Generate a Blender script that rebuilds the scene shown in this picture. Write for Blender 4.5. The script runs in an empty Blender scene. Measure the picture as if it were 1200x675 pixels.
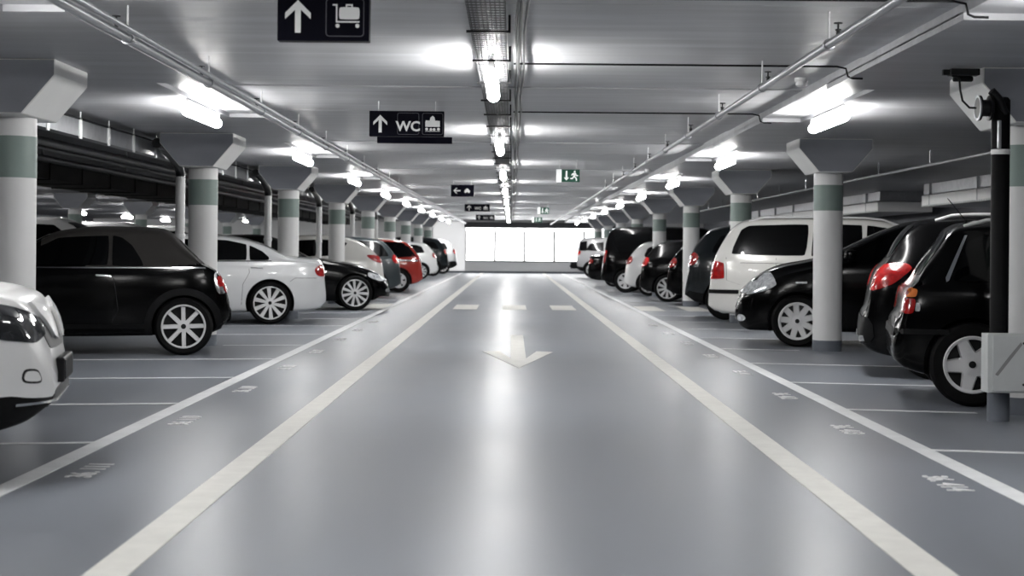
import bpy, bmesh, math, random
import numpy as np
from mathutils import Vector, Matrix
from mathutils.bvhtree import BVHTree
R = math.radians
random.seed(4)
SC = bpy.context.scene
COL = SC.collection
HEAD = R(11)          # bays are set 11 degrees off square

# ------------------------------------------------------------------ materials
def mat(name, base, rough=.5, metal=0., spec=.5, coat=0., emit=None, strength=0., noise=0., nscale=(4, 4, 4), rnoise=0., bump=0., aniso=0.):
    m = bpy.data.materials.new(name); m.use_nodes = True
    nt = m.node_tree; b = nt.nodes['Principled BSDF']
    b.inputs['Base Color'].default_value = (*base, 1)
    b.inputs['Roughness'].default_value = rough
    b.inputs['Metallic'].default_value = metal
    b.inputs['Specular IOR Level'].default_value = spec
    b.inputs['Coat Weight'].default_value = coat
    b.inputs['Coat Roughness'].default_value = .04
    if emit:
        b.inputs['Emission Color'].default_value = (*emit, 1)
        b.inputs['Emission Strength'].default_value = strength
    if noise or rnoise or bump:
        tc = nt.nodes.new('ShaderNodeTexCoord'); mp = nt.nodes.new('ShaderNodeMapping')
        mp.inputs['Scale'].default_value = nscale
        nz = nt.nodes.new('ShaderNodeTexNoise'); nz.inputs['Detail'].default_value = 6; nz.inputs['Scale'].default_value = 1
        nz.inputs['Roughness'].default_value = .6
        nt.links.new(tc.outputs['Object'], mp.inputs['Vector']); nt.links.new(mp.outputs['Vector'], nz.inputs['Vector'])
        if noise:
            mr = nt.nodes.new('ShaderNodeMapRange'); mr.inputs['From Min'].default_value = .3; mr.inputs['From Max'].default_value = .7
            mr.inputs['To Min'].default_value = 1 - noise; mr.inputs['To Max'].default_value = 1 + noise
            mx = nt.nodes.new('ShaderNodeMix'); mx.data_type = 'RGBA'; mx.blend_type = 'MULTIPLY'
            mx.inputs[0].default_value = 1; mx.inputs[6].default_value = (*base, 1)
            nt.links.new(nz.outputs['Fac'], mr.inputs['Value']); nt.links.new(mr.outputs['Result'], mx.inputs[7])
            nt.links.new(mx.outputs[2], b.inputs['Base Color'])
        if rnoise:
            mr = nt.nodes.new('ShaderNodeMapRange'); mr.inputs['From Min'].default_value = .3; mr.inputs['From Max'].default_value = .7
            mr.inputs['To Min'].default_value = rough - rnoise; mr.inputs['To Max'].default_value = rough + rnoise
            nt.links.new(nz.outputs['Fac'], mr.inputs['Value']); nt.links.new(mr.outputs['Result'], b.inputs['Roughness'])
        if bump:
            bp = nt.nodes.new('ShaderNodeBump'); bp.inputs['Strength'].default_value = bump; bp.inputs['Distance'].default_value = .01
            nt.links.new(nz.outputs['Fac'], bp.inputs['Height']); nt.links.new(bp.outputs['Normal'], b.inputs['Normal'])
    return m

M = {}
M['floor'] = mat('grey_epoxy_floor', (.17, .185, .21), .35, noise=.12, nscale=(2.2, .6, 1), rnoise=.03, spec=.34)
M['ceiling'] = mat('grey_concrete_soffit', (.47, .475, .49), .42, noise=.22, nscale=(.5, 5, 1), rnoise=.08, spec=.4)
M['bay_ceiling'] = mat('grey_concrete_bay_soffit', (.44, .445, .465), .42, noise=.2, nscale=(.5, 4, 1), rnoise=.06, spec=.4)
M['aisle_ceiling'] = mat('shade_dark_soffit', (.1, .1, .11), .5, noise=.3, nscale=(.5, 4, 1))  # dimness of the neighbouring ceiling painted in as a dark base colour
M['wall'] = mat('white_painted_wall', (.88, .88, .88), .6, noise=.04, nscale=(1, 1, 6))
M['dark_wall'] = mat('dark_grey_wall', (.1, .105, .12), .7, noise=.3, nscale=(1, 1, 1))
M['dark_beam'] = mat('dark_beam_paint', (.05, .05, .055), .6, noise=.2)
M['panel'] = mat('backlit_panel', (.9, .9, .9), .5, emit=(1, 1, 1), strength=4.2, noise=.02)
M['wall_glow'] = mat('glowing_white_wall', (.85, .85, .85), .5, emit=(1, 1, 1), strength=.5, noise=.02)
M['window_frame'] = mat('grey_window_frame', (.2, .2, .21), .5, noise=.03)
M['line'] = mat('cream_line_paint', (.72, .71, .67), .55, noise=.07, nscale=(6, 6, 6))
M['thin_line'] = mat('white_line_paint', (.7, .71, .72), .5, noise=.08, nscale=(5, 5, 5))
M['digits'] = mat('white_stencil_paint', (.8, .8, .8), .5, noise=.1, nscale=(20, 20, 20))
M['column'] = mat('white_column_paint', (.72, .72, .72), .5, noise=.03, nscale=(2, 2, 2))
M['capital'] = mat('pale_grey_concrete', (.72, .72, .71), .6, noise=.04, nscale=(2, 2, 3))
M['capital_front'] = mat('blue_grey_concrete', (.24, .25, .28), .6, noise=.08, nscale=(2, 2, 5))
M['band'] = mat('grey_green_band_paint', (.21, .27, .25), .5, noise=.05)
M['base_band'] = mat('dark_grey_base_paint', (.13, .145, .17), .5, noise=.08)
M['galv'] = mat('galvanised_steel', (.4, .41, .43), .35, metal=.8, noise=.12, nscale=(8, 8, 8))
M['pipe'] = mat('grey_steel_pipe', (.36, .37, .39), .32, metal=.7, noise=.15, nscale=(2, 2, 2))
M['dark_pipe'] = mat('dark_service_pipe_paint', (.06, .06, .065), .35, noise=.2)
M['tray'] = mat('dark_tray_wire', (.1, .1, .105), .4, metal=.3, noise=.1)
M['white_metal'] = mat('white_coated_metal', (.8, .8, .8), .4, noise=.03)
M['grey_metal'] = mat('light_grey_enamel', (.56, .58, .58), .45, noise=.06, nscale=(5, 5, 5))
M['black'] = mat('black_plastic', (.006, .006, .007), .45, spec=.3, noise=.2)
M['black_pole'] = mat('black_pole_paint', (.004, .004, .0045), .6, spec=.12, noise=.2)
M['lid_mark'] = mat('dark_grey_mark', (.25, .25, .25), .6, noise=.2)
M['dark_duct'] = mat('dark_brown_duct', (.024, .022, .02), .7, spec=.2, noise=.3, nscale=(1, 1, 3))
M['diffuser'] = mat('lit_lamp_diffuser', (.9, .9, .9), .3, emit=(1, .99, .97), strength=78, noise=.01)
M['sign'] = mat('black_navy_sign', (.002, .002, .008), .5, spec=.1, noise=.1)
M['pict'] = mat('white_sign_print', (.75, .76, .74), .5, emit=(1, 1, 1), strength=.15, noise=.02)
M['outline'] = mat('grey_sign_outline', (.1, .1, .12), .5, noise=.05)
M['exit'] = mat('green_exit_panel', (.02, .09, .06), .4, emit=(.02, .12, .07), strength=.25, noise=.05)
M['exit_white'] = mat('white_exit_print', (.8, .85, .82), .4, emit=(1, 1, 1), strength=.7, noise=.02)
# cars
M['p_black'] = mat('black_car_paint', (.0012, .0012, .0014), .13, coat=0, spec=.2, noise=.1)
M['p_darkgrey'] = mat('dark_slate_car_paint', (.006, .009, .011), .2, coat=.2, noise=.1)
M['p_slate'] = mat('slate_car_paint', (.022, .03, .034), .3, coat=.2, noise=.1)
M['p_white'] = mat('white_car_paint', (.78, .78, .78), .25, coat=.5, noise=.02)
M['p_silver'] = mat('silver_white_car_paint', (.68, .69, .7), .25, metal=.15, coat=.6, noise=.02)
M['p_grey'] = mat('pale_grey_car_paint', (.36, .36, .37), .3, coat=.4, noise=.03)
M['p_warm'] = mat('warm_white_car_paint', (.74, .73, .7), .25, metal=.1, coat=.6, noise=.02)
M['p_red'] = mat('red_car_paint', (.32, .02, .012), .2, coat=.7, noise=.05)
M['softtop'] = mat('brown_black_fabric', (.011, .0095, .0085), .85, noise=.15, nscale=(60, 60, 60), bump=.1)
M['glass'] = mat('dark_tinted_glass', (.0012, .0013, .0015), .04, spec=.25, noise=.05)
M['red_lens'] = mat('red_tail_lens', (.3, .01, .01), .12, coat=.8, noise=.45, nscale=(14, 14, 14))
M['amber_lens'] = mat('amber_lens', (.6, .16, .03), .15, coat=.8, noise=.1)
M['clear_lens'] = mat('clear_lamp_lens', (.62, .64, .66), .08, metal=.35, coat=.9, noise=.5, nscale=(16, 16, 16))
M['dark_lens'] = mat('dark_lamp_lens', (.03, .032, .035), .06, metal=.3, coat=.9, noise=.6, nscale=(18, 18, 18))
M['chrome'] = mat('chrome_trim', (.8, .8, .81), .15, metal=1., noise=.02)
M['tyre'] = mat('black_rubber', (.0025, .0025, .0028), .7, spec=.15, noise=.2, nscale=(20, 20, 20))
M['alloy'] = mat('silver_alloy', (.7, .7, .71), .4, metal=0.0, noise=.03)
M['cladding'] = mat('black_cladding', (.004, .0042, .0048), .6, spec=.15, noise=.15, nscale=(30, 30, 30))

# ------------------------------------------------------------------ helpers
def mesh_obj(name, bm, m, parent=None, smooth=None, loc=None):
    me = bpy.data.meshes.new(name)
    bm.normal_update(); bm.to_mesh(me); bm.free()
    for x in (m if isinstance(m, (list, tuple)) else [m]):
        me.materials.append(x)
    if smooth is not None:
        me.shade_smooth(); me.set_sharp_from_angle(angle=R(smooth))
    o = bpy.data.objects.new(name, me); COL.objects.link(o)
    if parent is not None: o.parent = parent
    if loc is not None: o.location = loc
    return o

def empty(name, label, cat, loc=(0, 0, 0), rz=0., group=None):
    o = bpy.data.objects.new(name, None); COL.objects.link(o)
    o.location = loc; o.rotation_euler = (0, 0, rz); o.empty_display_size = .2
    tag(o, label, cat, group); return o

def tag(o, label, cat, group=None):
    o['label'] = label; o['category'] = cat; o['kind'] = 'thing'
    if group: o['group'] = group
    return o

def structure(o, label=None):
    o['kind'] = 'structure'
    if label: o['label'] = label
    return o

def dup(root, loc, label=None, group=None, rz=None):
    r = root.copy(); COL.objects.link(r); r.location = loc
    if rz is not None: r.rotation_euler = (0, 0, rz)
    if label: r['label'] = label
    if group: r['group'] = group
    for ch in list(root.children):
        c = ch.copy(); COL.objects.link(c); c.parent = r
        for g in list(ch.children):
            d = g.copy(); COL.objects.link(d); d.parent = c
    return r

def box(bm, x0, x1, y0, y1, z0, z1, bev=0.):
    r = bmesh.ops.create_cube(bm, size=1)
    bmesh.ops.scale(bm, vec=(x1 - x0, y1 - y0, z1 - z0), verts=r['verts'])
    bmesh.ops.translate(bm, vec=((x0 + x1) / 2, (y0 + y1) / 2, (z0 + z1) / 2), verts=r['verts'])
    if bev:
        es = list({e for v in r['verts'] for e in v.link_edges})
        bmesh.ops.bevel(bm, geom=es, offset=bev, segments=2, profile=.5, affect='EDGES')

def tube(bm, pts, r, n=10, cap=True):
    pts = [Vector(p) for p in pts]; rings = []
    up = Vector((0, 0, 1))
    for i, p in enumerate(pts):
        d = (pts[min(i + 1, len(pts) - 1)] - pts[max(i - 1, 0)]).normalized()
        a = d.cross(up)
        if a.length < 1e-3: a = Vector((1, 0, 0))
        a.normalize(); b = a.cross(d).normalized()
        rings.append([bm.verts.new(p + a * (r * math.cos(2 * math.pi * k / n)) + b * (r * math.sin(2 * math.pi * k / n))) for k in range(n)])
    for A, B in zip(rings, rings[1:]):
        for k in range(n):
            bm.faces.new((A[k], A[(k + 1) % n], B[(k + 1) % n], B[k]))
    if cap:
        bm.faces.new(rings[0]); bm.faces.new(rings[-1][::-1])
    bmesh.ops.recalc_face_normals(bm, faces=bm.faces)

def lathe(bm, prof, n=32, axis='z', closed=False):
    """prof: (radius, height) pairs"""
    rings = []
    for r, h in prof:
        ring = []
        for k in range(n):
            a = 2 * math.pi * k / n
            c, s = r * math.cos(a), r * math.sin(a)
            ring.append(bm.verts.new((c, s, h) if axis == 'z' else (c, h, s)))
        rings.append(ring)
    m = len(rings)
    for i in range(m if closed else m - 1):
        A, B = rings[i], rings[(i + 1) % m]
        for k in range(n):
            bm.faces.new((A[k], A[(k + 1) % n], B[(k + 1) % n], B[k]))
    if not closed:
        bm.faces.new(rings[0]); bm.faces.new(rings[-1])
    bmesh.ops.recalc_face_normals(bm, faces=bm.faces)

def prism(bm, poly, f0, f1):
    """extrude a 2-D polygon; f0, f1 map (a, b) to 3-D"""
    A = [bm.verts.new(f0(*p)) for p in poly]; B = [bm.verts.new(f1(*p)) for p in poly]
    n = len(poly)
    fs = [bm.faces.new(A), bm.faces.new(B[::-1])]
    for i in range(n):
        fs.append(bm.faces.new((A[i], B[i], B[(i + 1) % n], A[(i + 1) % n])))
    bmesh.ops.recalc_face_normals(bm, faces=fs)

def rounded(poly, r=.3, it=2):
    for _ in range(it):
        out = []
        n = len(poly)
        for i in range(n):
            a = Vector(poly[i]); b = Vector(poly[(i + 1) % n])
            out += [tuple(a.lerp(b, r * .5 if _ == 0 else .25)), tuple(a.lerp(b, 1 - (r * .5 if _ == 0 else .25)))]
        poly = out
    return poly

# ------------------------------------------------------------------ setting
Y0, Y1 = -4.0, 81.0
XL, XR = -21.0, 9.6
PITCH = 7.5
COLY = [12.15 + PITCH * k for k in range(9)]
LCX, RCX = -3.76, 3.84
LANE_Z, BAY_Z, BAY_HI = 2.65, 2.55, 2.59

bm = bmesh.new(); box(bm, XL, XR, Y0, Y1, -.2, 0)
floor = structure(mesh_obj('floor', bm, M['floor']))

def paint(name, m, polys, label=None, z=.003):
    bm = bmesh.new()
    for poly in polys:
        prism(bm, poly, lambda a, b: (a, b, z), lambda a, b: (a, b, -.01))
    o = mesh_obj(name, bm, m, floor)
    if label: o['label'] = label
    return o
def rect(x0, x1, y0, y1): return [(x0, y0), (x1, y0), (x1, y1), (x0, y1)]
paint('lane_line', M['line'], [rect(-1.55, -1.385, 2, 80.6)], 'wide cream line along the left of the driving lane')
paint('lane_line', M['line'], [rect(1.505, 1.67, 2, 80.6)], 'wide cream line along the right of the driving lane')
paint('bay_edge_line', M['thin_line'], [rect(-2.54, -2.42, 2, 80.6)], 'pale line along the ends of the left bays')
paint('bay_edge_line', M['thin_line'], [rect(2.45, 2.57, 2, 80.6)], 'pale line along the ends of the right bays')
ta = math.tan(HEAD)
for k in range(0, 29):
    y = 7.33 + 2.5 * k
    for s in (-1, 1):
        e = 2.572 if s > 0 else 2.542
        e2 = 3.5 if k % 3 == 2 else 7.4
        paint('bay_divider_line', M['thin_line'], [[(s * e, y - .035), (s * e2, y - .035 - (e2 - e) * ta), (s * e2, y + .035 - (e2 - e) * ta), (s * e, y + .035)]])
for xc in (-2.75, -.93, .06, 1.05, 2.82, 3.75):
    paint('crossing_dash', M['line'], [rect(xc - .24, xc + .24, 32.0, 34.6)])
paint('direction_arrow', M['line'], [[(.08, 16.3), (.49, 18.9), (.41 - .11, 19.0), (.165, 17.75), (.165, 22.5), (-.005, 22.5), (-.005, 17.75), (-.14, 19.0), (-.33, 18.9)]], 'white arrow on the lane pointing towards the camera')

def text_mesh(name, body, size, m, parent, mw, bold=0., xs=1.):
    cu = bpy.data.curves.new(name, 'FONT'); cu.body = body; cu.size = size; cu.align_x = 'CENTER'; cu.align_y = 'CENTER'
    cu.offset = bold; cu.extrude = .002; cu.resolution_u = 3
    t = bpy.data.objects.new(name, cu); COL.objects.link(t)
    dg = bpy.context.evaluated_depsgraph_get()
    me = bpy.data.meshes.new_from_object(t.evaluated_get(dg))
    bpy.data.objects.remove(t); bpy.data.curves.remove(cu)
    me.transform(mw @ Matrix.Diagonal((xs, 1, 1, 1)))
    me.materials.clear(); me.materials.append(m); me.name = name
    o = bpy.data.objects.new(name, me); COL.objects.link(o); o.parent = parent
    return o
for k in range(8):
    y = 8.47 + 2.5 * k
    n = 414 - k
    text_mesh('bay_number', '36. %d' % n, .19, M['digits'], floor, Matrix.Translation((2.27, y - .05, .002)) @ Matrix.Rotation(R(-90), 4, 'Z'), .003, .98)['label'] = 'stencilled number 36.%d' % n
    n = 111 - k
    text_mesh('bay_number', '36. %d' % n, .19, M['digits'], floor, Matrix.Translation((-2.23, y + .15, .002)) @ Matrix.Rotation(R(90), 4, 'Z'), .003, .98)['label'] = 'stencilled number 36.%d' % n

# ceiling: lane planks, raised bay soffits either side, thin shadow joints
bm = bmesh.new()
y = 9.55 - 2.5 * 6
i = 0
while y < Y1:
    b = min(y + 2.485, Y1)
    if b > Y0:
        box(bm, -2.6, 2.6, max(y, Y0), b, LANE_Z + (.012 if i % 3 == 1 else 0), 2.8)
    y += 2.5; i += 1
box(bm, -2.6, 2.6, Y0, Y1, LANE_Z + .03, 2.8)
ceiling = structure(mesh_obj('ceiling', bm, M['ceiling']))
bm = bmesh.new()
def soffit(xa, xb, pa, pb):
    ja = min(abs(pa), abs(pb))
    if pb < 0: box(bm, xa, pa, Y0, Y1, BAY_Z, 2.8)
    else: box(bm, pb, xb, Y0, Y1, BAY_Z, 2.8)
    box(bm, pa, pb, Y0, Y1, BAY_HI, 2.8)
    y = Y0; k = -3
    while y < Y1:
        p0, p1 = 13.4 + PITCH * k, 16.85 + PITCH * k
        if p0 > y: box(bm, pa, pb, y, min(p0, Y1), BAY_Z, BAY_HI + .01)
        y = max(p1, y); k += 1
soffit(-4.6, -2.6, -2.96, -2.6); soffit(2.6, XR, 2.6, 3.0)
mesh_obj('bay_soffit', bm, M['bay_ceiling'], ceiling)
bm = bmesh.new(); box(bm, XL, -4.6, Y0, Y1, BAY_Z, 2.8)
mesh_obj('aisle_soffit', bm, M['aisle_ceiling'], ceiling)['label'] = 'ceiling behind the left bays, its dimness painted dark'

def wall(name, x0, x1, y0, y1, z0, z1, m):
    bm = bmesh.new(); box(bm, x0, x1, y0, y1, z0, z1); return structure(mesh_obj(name, bm, m))
wall('wall_right', XR, XR + .2, Y0, Y1, 0, 2.8, M['dark_wall'])
wall('wall_left', XL - .2, XL, Y0, Y1, 0, 2.8, M['dark_wall'])
wall('wall_back', XL, XR, Y0 - .2, Y0, 0, 2.8, M['dark_wall'])
wall('wall_end', XL, XR, Y1, Y1 + .2, 0, 2.8, M['wall'])
PX = [-2.34 + 1.485 * i for i in range(6)]
for i in range(5):
    a, b = PX[i], PX[i + 1]
    bm = bmesh.new(); box(bm, a + .03, b - .03, Y1 - .03, Y1 - .002, .62, 2.25)
    w = structure(mesh_obj('window_%d' % (i + 1), bm, M['panel']))
    bm = bmesh.new()
    for q in ((a - .0, a + .05, .56, 2.1), (b - .05, b, .56, 2.1), (a, b, .56, .62), (a, b, 2.08, 2.11)):
        box(bm, q[0], q[1], Y1 - .05, Y1 - .001, q[2], q[3])
    mesh_obj('window_frame', bm, M['window_frame'], w)
bm = bmesh.new(); box(bm, -3.95, -2.36, Y1 - .03, Y1 - .002, .1, 2.54); structure(mesh_obj('window_6', bm, M['wall_glow']))  # glowing sheet added to whiten the plain end wall left of the windows
bm = bmesh.new(); box(bm, -2.4, 5.4, Y1 - .35, Y1 - .01, 2.26, 2.54); structure(mesh_obj('trim_1', bm, M['dark_beam']))
bm = bmesh.new(); box(bm, XL, XR, Y1 - .03, Y1 - .003, 0, .09); structure(mesh_obj('baseboard_end', bm, M['base_band']))

# ------------------------------------------------------------------ columns
ORD = ['first', 'second', 'third', 'fourth', 'fifth', 'sixth', 'seventh', 'eighth', 'ninth', 'tenth', 'eleventh']
def make_column(loc, label, group):
    t = empty('concrete_pillar', label, 'pillar', loc, 0, group)
    r = .175
    bm = bmesh.new(); lathe(bm, [(r, .13), (r, 2.16)], 40); mesh_obj('shaft', bm, M['column'], t, 40)
    bm = bmesh.new(); lathe(bm, [(r + .0015, 0), (r + .0015, .13)], 40); mesh_obj('painted_base', bm, M['base_band'], t, 40)['label'] = 'dark grey painted foot'
    bm = bmesh.new(); lathe(bm, [(r + .002, 1.70), (r + .002, 2.01)], 40); mesh_obj('painted_band', bm, M['band'], t, 40)['label'] = 'grey-green painted band'
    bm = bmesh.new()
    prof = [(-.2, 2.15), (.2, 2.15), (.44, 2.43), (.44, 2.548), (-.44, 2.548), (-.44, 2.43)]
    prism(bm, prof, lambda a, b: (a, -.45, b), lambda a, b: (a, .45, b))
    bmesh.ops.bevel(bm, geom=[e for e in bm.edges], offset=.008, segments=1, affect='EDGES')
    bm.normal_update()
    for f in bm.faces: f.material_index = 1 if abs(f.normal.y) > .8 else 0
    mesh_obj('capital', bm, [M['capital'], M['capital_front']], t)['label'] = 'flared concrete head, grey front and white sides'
    return t
NEARL = {0: 'white round pillar cut by the left frame edge behind the white SUV',
         1: 'white round pillar standing behind the black convertible and before the silver-white sedan',
         2: 'white round pillar rising behind the boot of the silver-white sedan',
         3: 'white round pillar rising behind the bonnet of the nose-out black sedan'}
NEARR = {0: 'white round pillar at the right frame edge beside the black pole and grey box',
         1: 'white round pillar in front of the nose-in black people carrier',
         2: 'white round pillar rising behind the roof of the white van',
         3: 'white round pillar between the dark slate SUV and the black hatchback'}
c0 = None
for k, y in enumerate(COLY):
    for s in (-1, 1):
        near = NEARL if s < 0 else NEARR
        side = 'left' if s < 0 else 'right'
        lab = near.get(k, '%s white pillar from the camera in the %s row beside the lane' % (ORD[k], side))
        loc = (LCX if s < 0 else RCX, y, 0)
        grp = 'pillars along the driving lane'
        if c0 is None: c0 = make_column(loc, lab, grp)
        else: dup(c0, loc, lab, grp)
for k in range(2, 9):
    dup(c0, (-11.4, COLY[k], 0), 'pillar in the dim neighbouring aisle behind the left bays', 'pillars of the neighbouring aisle')

# ------------------------------------------------------------------ lamps
def make_lamp(loc, label, group):
    t = empty('tube_lamp', label, 'lamp', loc, 0, group)
    bm = bmesh.new(); box(bm, -.022, .022, -.8, .8, -.056, .0, .004); mesh_obj('housing', bm, M['white_metal'], t)
    bm = bmesh.new()
    n = 20
    prof = [(-.05 * math.cos(2 * math.pi * i / n), -.1 - .05 * math.sin(2 * math.pi * i / n)) for i in range(n)]
    # rounded ends: a few scaled slices
    ys = [(-.82, .3), (-.81, .68), (-.79, .9), (-.75, 1), (.75, 1), (.79, .9), (.81, .68), (.82, .3)]
    rings = [[bm.verts.new((p[0] * s, y, -.1 + (p[1] + .1) * s)) for p in prof] for y, s in ys]
    for A, B in zip(rings, rings[1:]):
        for i in range(len(prof)):
            j = (i + 1) % len(prof)
            bm.faces.new((A[i], A[j], B[j], B[i]))
    bm.faces.new(rings[0]); bm.faces.new(rings[-1])
    bmesh.ops.recalc_face_normals(bm, faces=bm.faces)
    mesh_obj('diffuser', bm, M['diffuser'], t, 50)
    for yy in (-.6, .6):
        bm = bmesh.new(); box(bm, -.015, .015, yy - .02, yy + .02, -.005, .01)
        mesh_obj('hanger', bm, M['galv'], t)
    return t
l0 = None
for k in range(-1, 9):
    y = 15.5 + PITCH * k
    for s in (-1, 1):
        side = 'left' if s < 0 else 'right'
        lab = ('%s lit tube lamp from the camera in the row by the %s pillars' % (ORD[max(k, 0)], side)) if k >= 0 else 'lit tube lamp overhead on the %s, above the frame' % side
        loc = (-2.98 if s < 0 else 3.02, y, 2.54)
        g = 'tube lamps by the %s pillars' % side
        if l0 is None: l0 = make_lamp(loc, lab, g)
        else: dup(l0, loc, lab, g)
for k in range(-1, 9):
    y = 12.3 + PITCH * k
    lab = '%s lit tube lamp from the camera under the central cable tray' % ORD[max(k, 0)] if k >= 0 else 'lit tube lamp under the cable tray, above the frame'
    dup(l0, (-.16, y, 2.535), lab, 'tube lamps under the cable tray')
for k in range(3, 9):
    for x in (-12.4, -16.2):
        dup(l0, (x, 15.5 + PITCH * k, 2.5), 'lit lamp in the dim neighbouring aisle behind the left bays', 'lamps of the neighbouring aisle')

# ------------------------------------------------------------------ central cable tray
t = empty('cable_tray', 'wire mesh cable tray running down the middle of the lane ceiling', 'cable tray', (-.16, 6, 2.56))
bm = bmesh.new()
for i in range(9):
    x = -.105 + .21 * i / 8
    box(bm, x - .0045, x + .0045, 0, 74.5, 0, .006)
for x in (-.108, .108):
    for z in (.03, .055): box(bm, x - .003, x + .003, 0, 74.5, z, z + .006)
yy = 0
while yy < 74.5:
    box(bm, -.11, .11, yy, yy + .011, -.004, .001)
    for x in (-.109, .109): box(bm, x - .003, x + .003, yy, yy + .007, 0, .06)
    yy += .1 if yy < 22 else .3
mesh_obj('wire_mesh', bm, M['tray'], t)
bm = bmesh.new()
for x, r in ((-.07, .012), (-.04, .016), (-.005, .01), (.03, .014), (.065, .011)):
    tube(bm, [(x + .006 * math.sin(j * 1.7 + x * 90), 74.4 * j / 40, .022) for j in range(41)], r, 6)
mesh_obj('cable_bundle', bm, M['pipe'], t, 60)
for j in range(48):
    y = .9 + 1.55 * j
    if y < 74:
        bm = bmesh.new(); box(bm, -.135, .14, y, y + .03, -.02, -.006); box(bm, .125, .14, y, y + .03, -.008, .09)
        mesh_obj('bracket', bm, M['black'], t)
bm = bmesh.new()
for x, z, r in ((.2, .035, .011), (.235, .05, .008), (.18, .06, .008)):
    tube(bm, [(x + .008 * math.sin(j * 2.3 + z * 70), 74.4 * j / 50, z) for j in range(51)], r, 6)
mesh_obj('side_cable', bm, M['black'], t, 60)

# ------------------------------------------------------------------ sprinkler pipes with hangers and heads
def sprinkler(x, z, r, label, extra):
    t = empty('sprinkler_pipe', label, 'pipe', (x, 4, z), 0)
    bm = bmesh.new(); tube(bm, [(0, 0, 0), (0, 76.5, 0)], r, 14); mesh_obj('pipe_run', bm, M['pipe'], t, 40)
    if extra:
        bm = bmesh.new(); tube(bm, [(.075, 0, .02), (.075, 76.5, .02)], .018, 10); mesh_obj('conduit', bm, M['galv'], t, 40)
    for k in range(10):
        y = 9.75 - 4 + 2.6 * k
        bm = bmesh.new(); tube(bm, [(0, y, r), (0, y, 2.655 - z)], .006, 8); mesh_obj('hanger_rod', bm, M['white_metal'], t, 40)
        bm = bmesh.new(); lathe(bm, [(r + .003, -.02), (r + .01, -.018), (r + .01, .018), (r + .003, .02)], 14, 'y')
        bmesh.ops.translate(bm, vec=(0, y, 0), verts=bm.verts); mesh_obj('pipe_clamp', bm, M['galv'], t, 40)
        bm = bmesh.new()
        lathe(bm, [(.012, r * .5), (.012, r + .02), (.018, r + .022), (.018, r + .03), (.006, r + .032), (.006, r + .06), (.026, r + .062), (.026, r + .068)], 10)
        bmesh.ops.translate(bm, vec=(0, y - .28, 0), verts=bm.verts); mesh_obj('sprinkler_head', bm, M['black'], t, 40)
sprinkler(1.9, 2.45, .026, 'steel sprinkler pipe hung along the right side of the lane ceiling', False)
sprinkler(-2.33, 2.45, .03, 'steel sprinkler pipe with a thin conduit along the left side of the lane ceiling', True)

# black tubes standing in for shadowed joints across the right half of the lane
for k, (y, w) in enumerate(((9.2, 'nearest the camera'), (12.5, 'just before the pillar with the black pole'), (16.9, 'just beyond the nearest right-hand tube lamp'))):
    bm = bmesh.new(); tube(bm, [(.0, y, 2.635), (1.0, y, 2.635), (2.5, y, 2.635), (2.57, y, 2.62), (2.585, y, 2.56), (2.62, y, 2.545), (2.7, y, 2.543)], .008, 8)
    tag(mesh_obj('joint_shadow_line', bm, M['black'], None, 40), 'thin dark tube standing in for a shadowed ceiling joint, ' + w, 'conduit', 'shadowed joint lines of the ceiling')
d0 = None
for y, w in ((13.6, 'nearest'), (29.0, 'middle'), (46.5, 'farthest')):
    lab = '%s white smoke detector on the ceiling between right pipe and bay edge' % w
    if d0 is None:
        d0 = empty('smoke_detector', lab, 'detector', (2.42, y, LANE_Z), 0, 'ceiling smoke detectors')
        bm = bmesh.new(); lathe(bm, [(.055, .03), (.055, -.015), (.05, -.02)], 20); mesh_obj('mounting_ring', bm, M['white_metal'], d0, 40)
        bm = bmesh.new(); lathe(bm, [(.045, -.02), (.048, -.045), (.03, -.06), (.012, -.065)], 20); mesh_obj('sensor_head', bm, M['white_metal'], d0, 40)
    else: dup(d0, (2.42, y, LANE_Z), lab)

# ------------------------------------------------------------------ side ducts and downpipes
t = empty('cable_duct', 'light metal cable duct with white straps behind the left pillars', 'duct', (-4.38, 9.3, 2.3))
bm = bmesh.new(); box(bm, -.12, 0, 0, 66, .0, .17, .004); mesh_obj('duct_body', bm, M['galv'], t)
bm = bmesh.new(); box(bm, -.14, .012, 0, 66, .17, .188); mesh_obj('duct_lid', bm, M['black'], t)
for j in range(56):
    y = 1.3 + 1.15 * j
    bm = bmesh.new(); box(bm, .0, .012, y - .04, y + .04, -.02, .185); box(bm, .0, .008, y - .012, y + .012, .18, .25); mesh_obj('strap', bm, M['white_metal'], t)
p0 = None
for k in range(1, 7):
    y = COLY[k] + 1.2
    lab = 'white downpipe with black elbow behind the %s left pillar' % ORD[k]
    if p0 is None:
        p0 = empty('downpipe', lab, 'pipe', (-4.285, y, 0), 0, 'downpipes behind the left pillars')
        bm = bmesh.new(); tube(bm, [(0, 0, 0), (0, 0, 2.13)], .062, 18); mesh_obj('pipe_run', bm, M['white_metal'], p0, 40)
        bm = bmesh.new(); tube(bm, [(0, 0, 2.1), (0, -.02, 2.16), (0, -.1, 2.22), (0, -.5, 2.33), (0, -1.0, 2.41), (0, -1.4, 2.44)], .062, 14); mesh_obj('elbow', bm, M['black'], p0, 50)
        bm = bmesh.new(); lathe(bm, [(.066, 0), (.072, .01), (.072, .05), (.066, .06)], 18)
        bmesh.ops.translate(bm, vec=(0, 0, 1.3), verts=bm.verts); mesh_obj('collar', bm, M['white_metal'], p0, 40)
    else: dup(p0, (-4.285, y, 0), lab)
t = empty('ventilation_duct', 'large dark brown rectangular duct over the backs of the left bays', 'duct', (-7.6, 2, 2.28))
bm = bmesh.new(); box(bm, -1.1, 0, 0, 74, 0, .265, .01); mesh_obj('duct_body', bm, M['dark_duct'], t)
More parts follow.
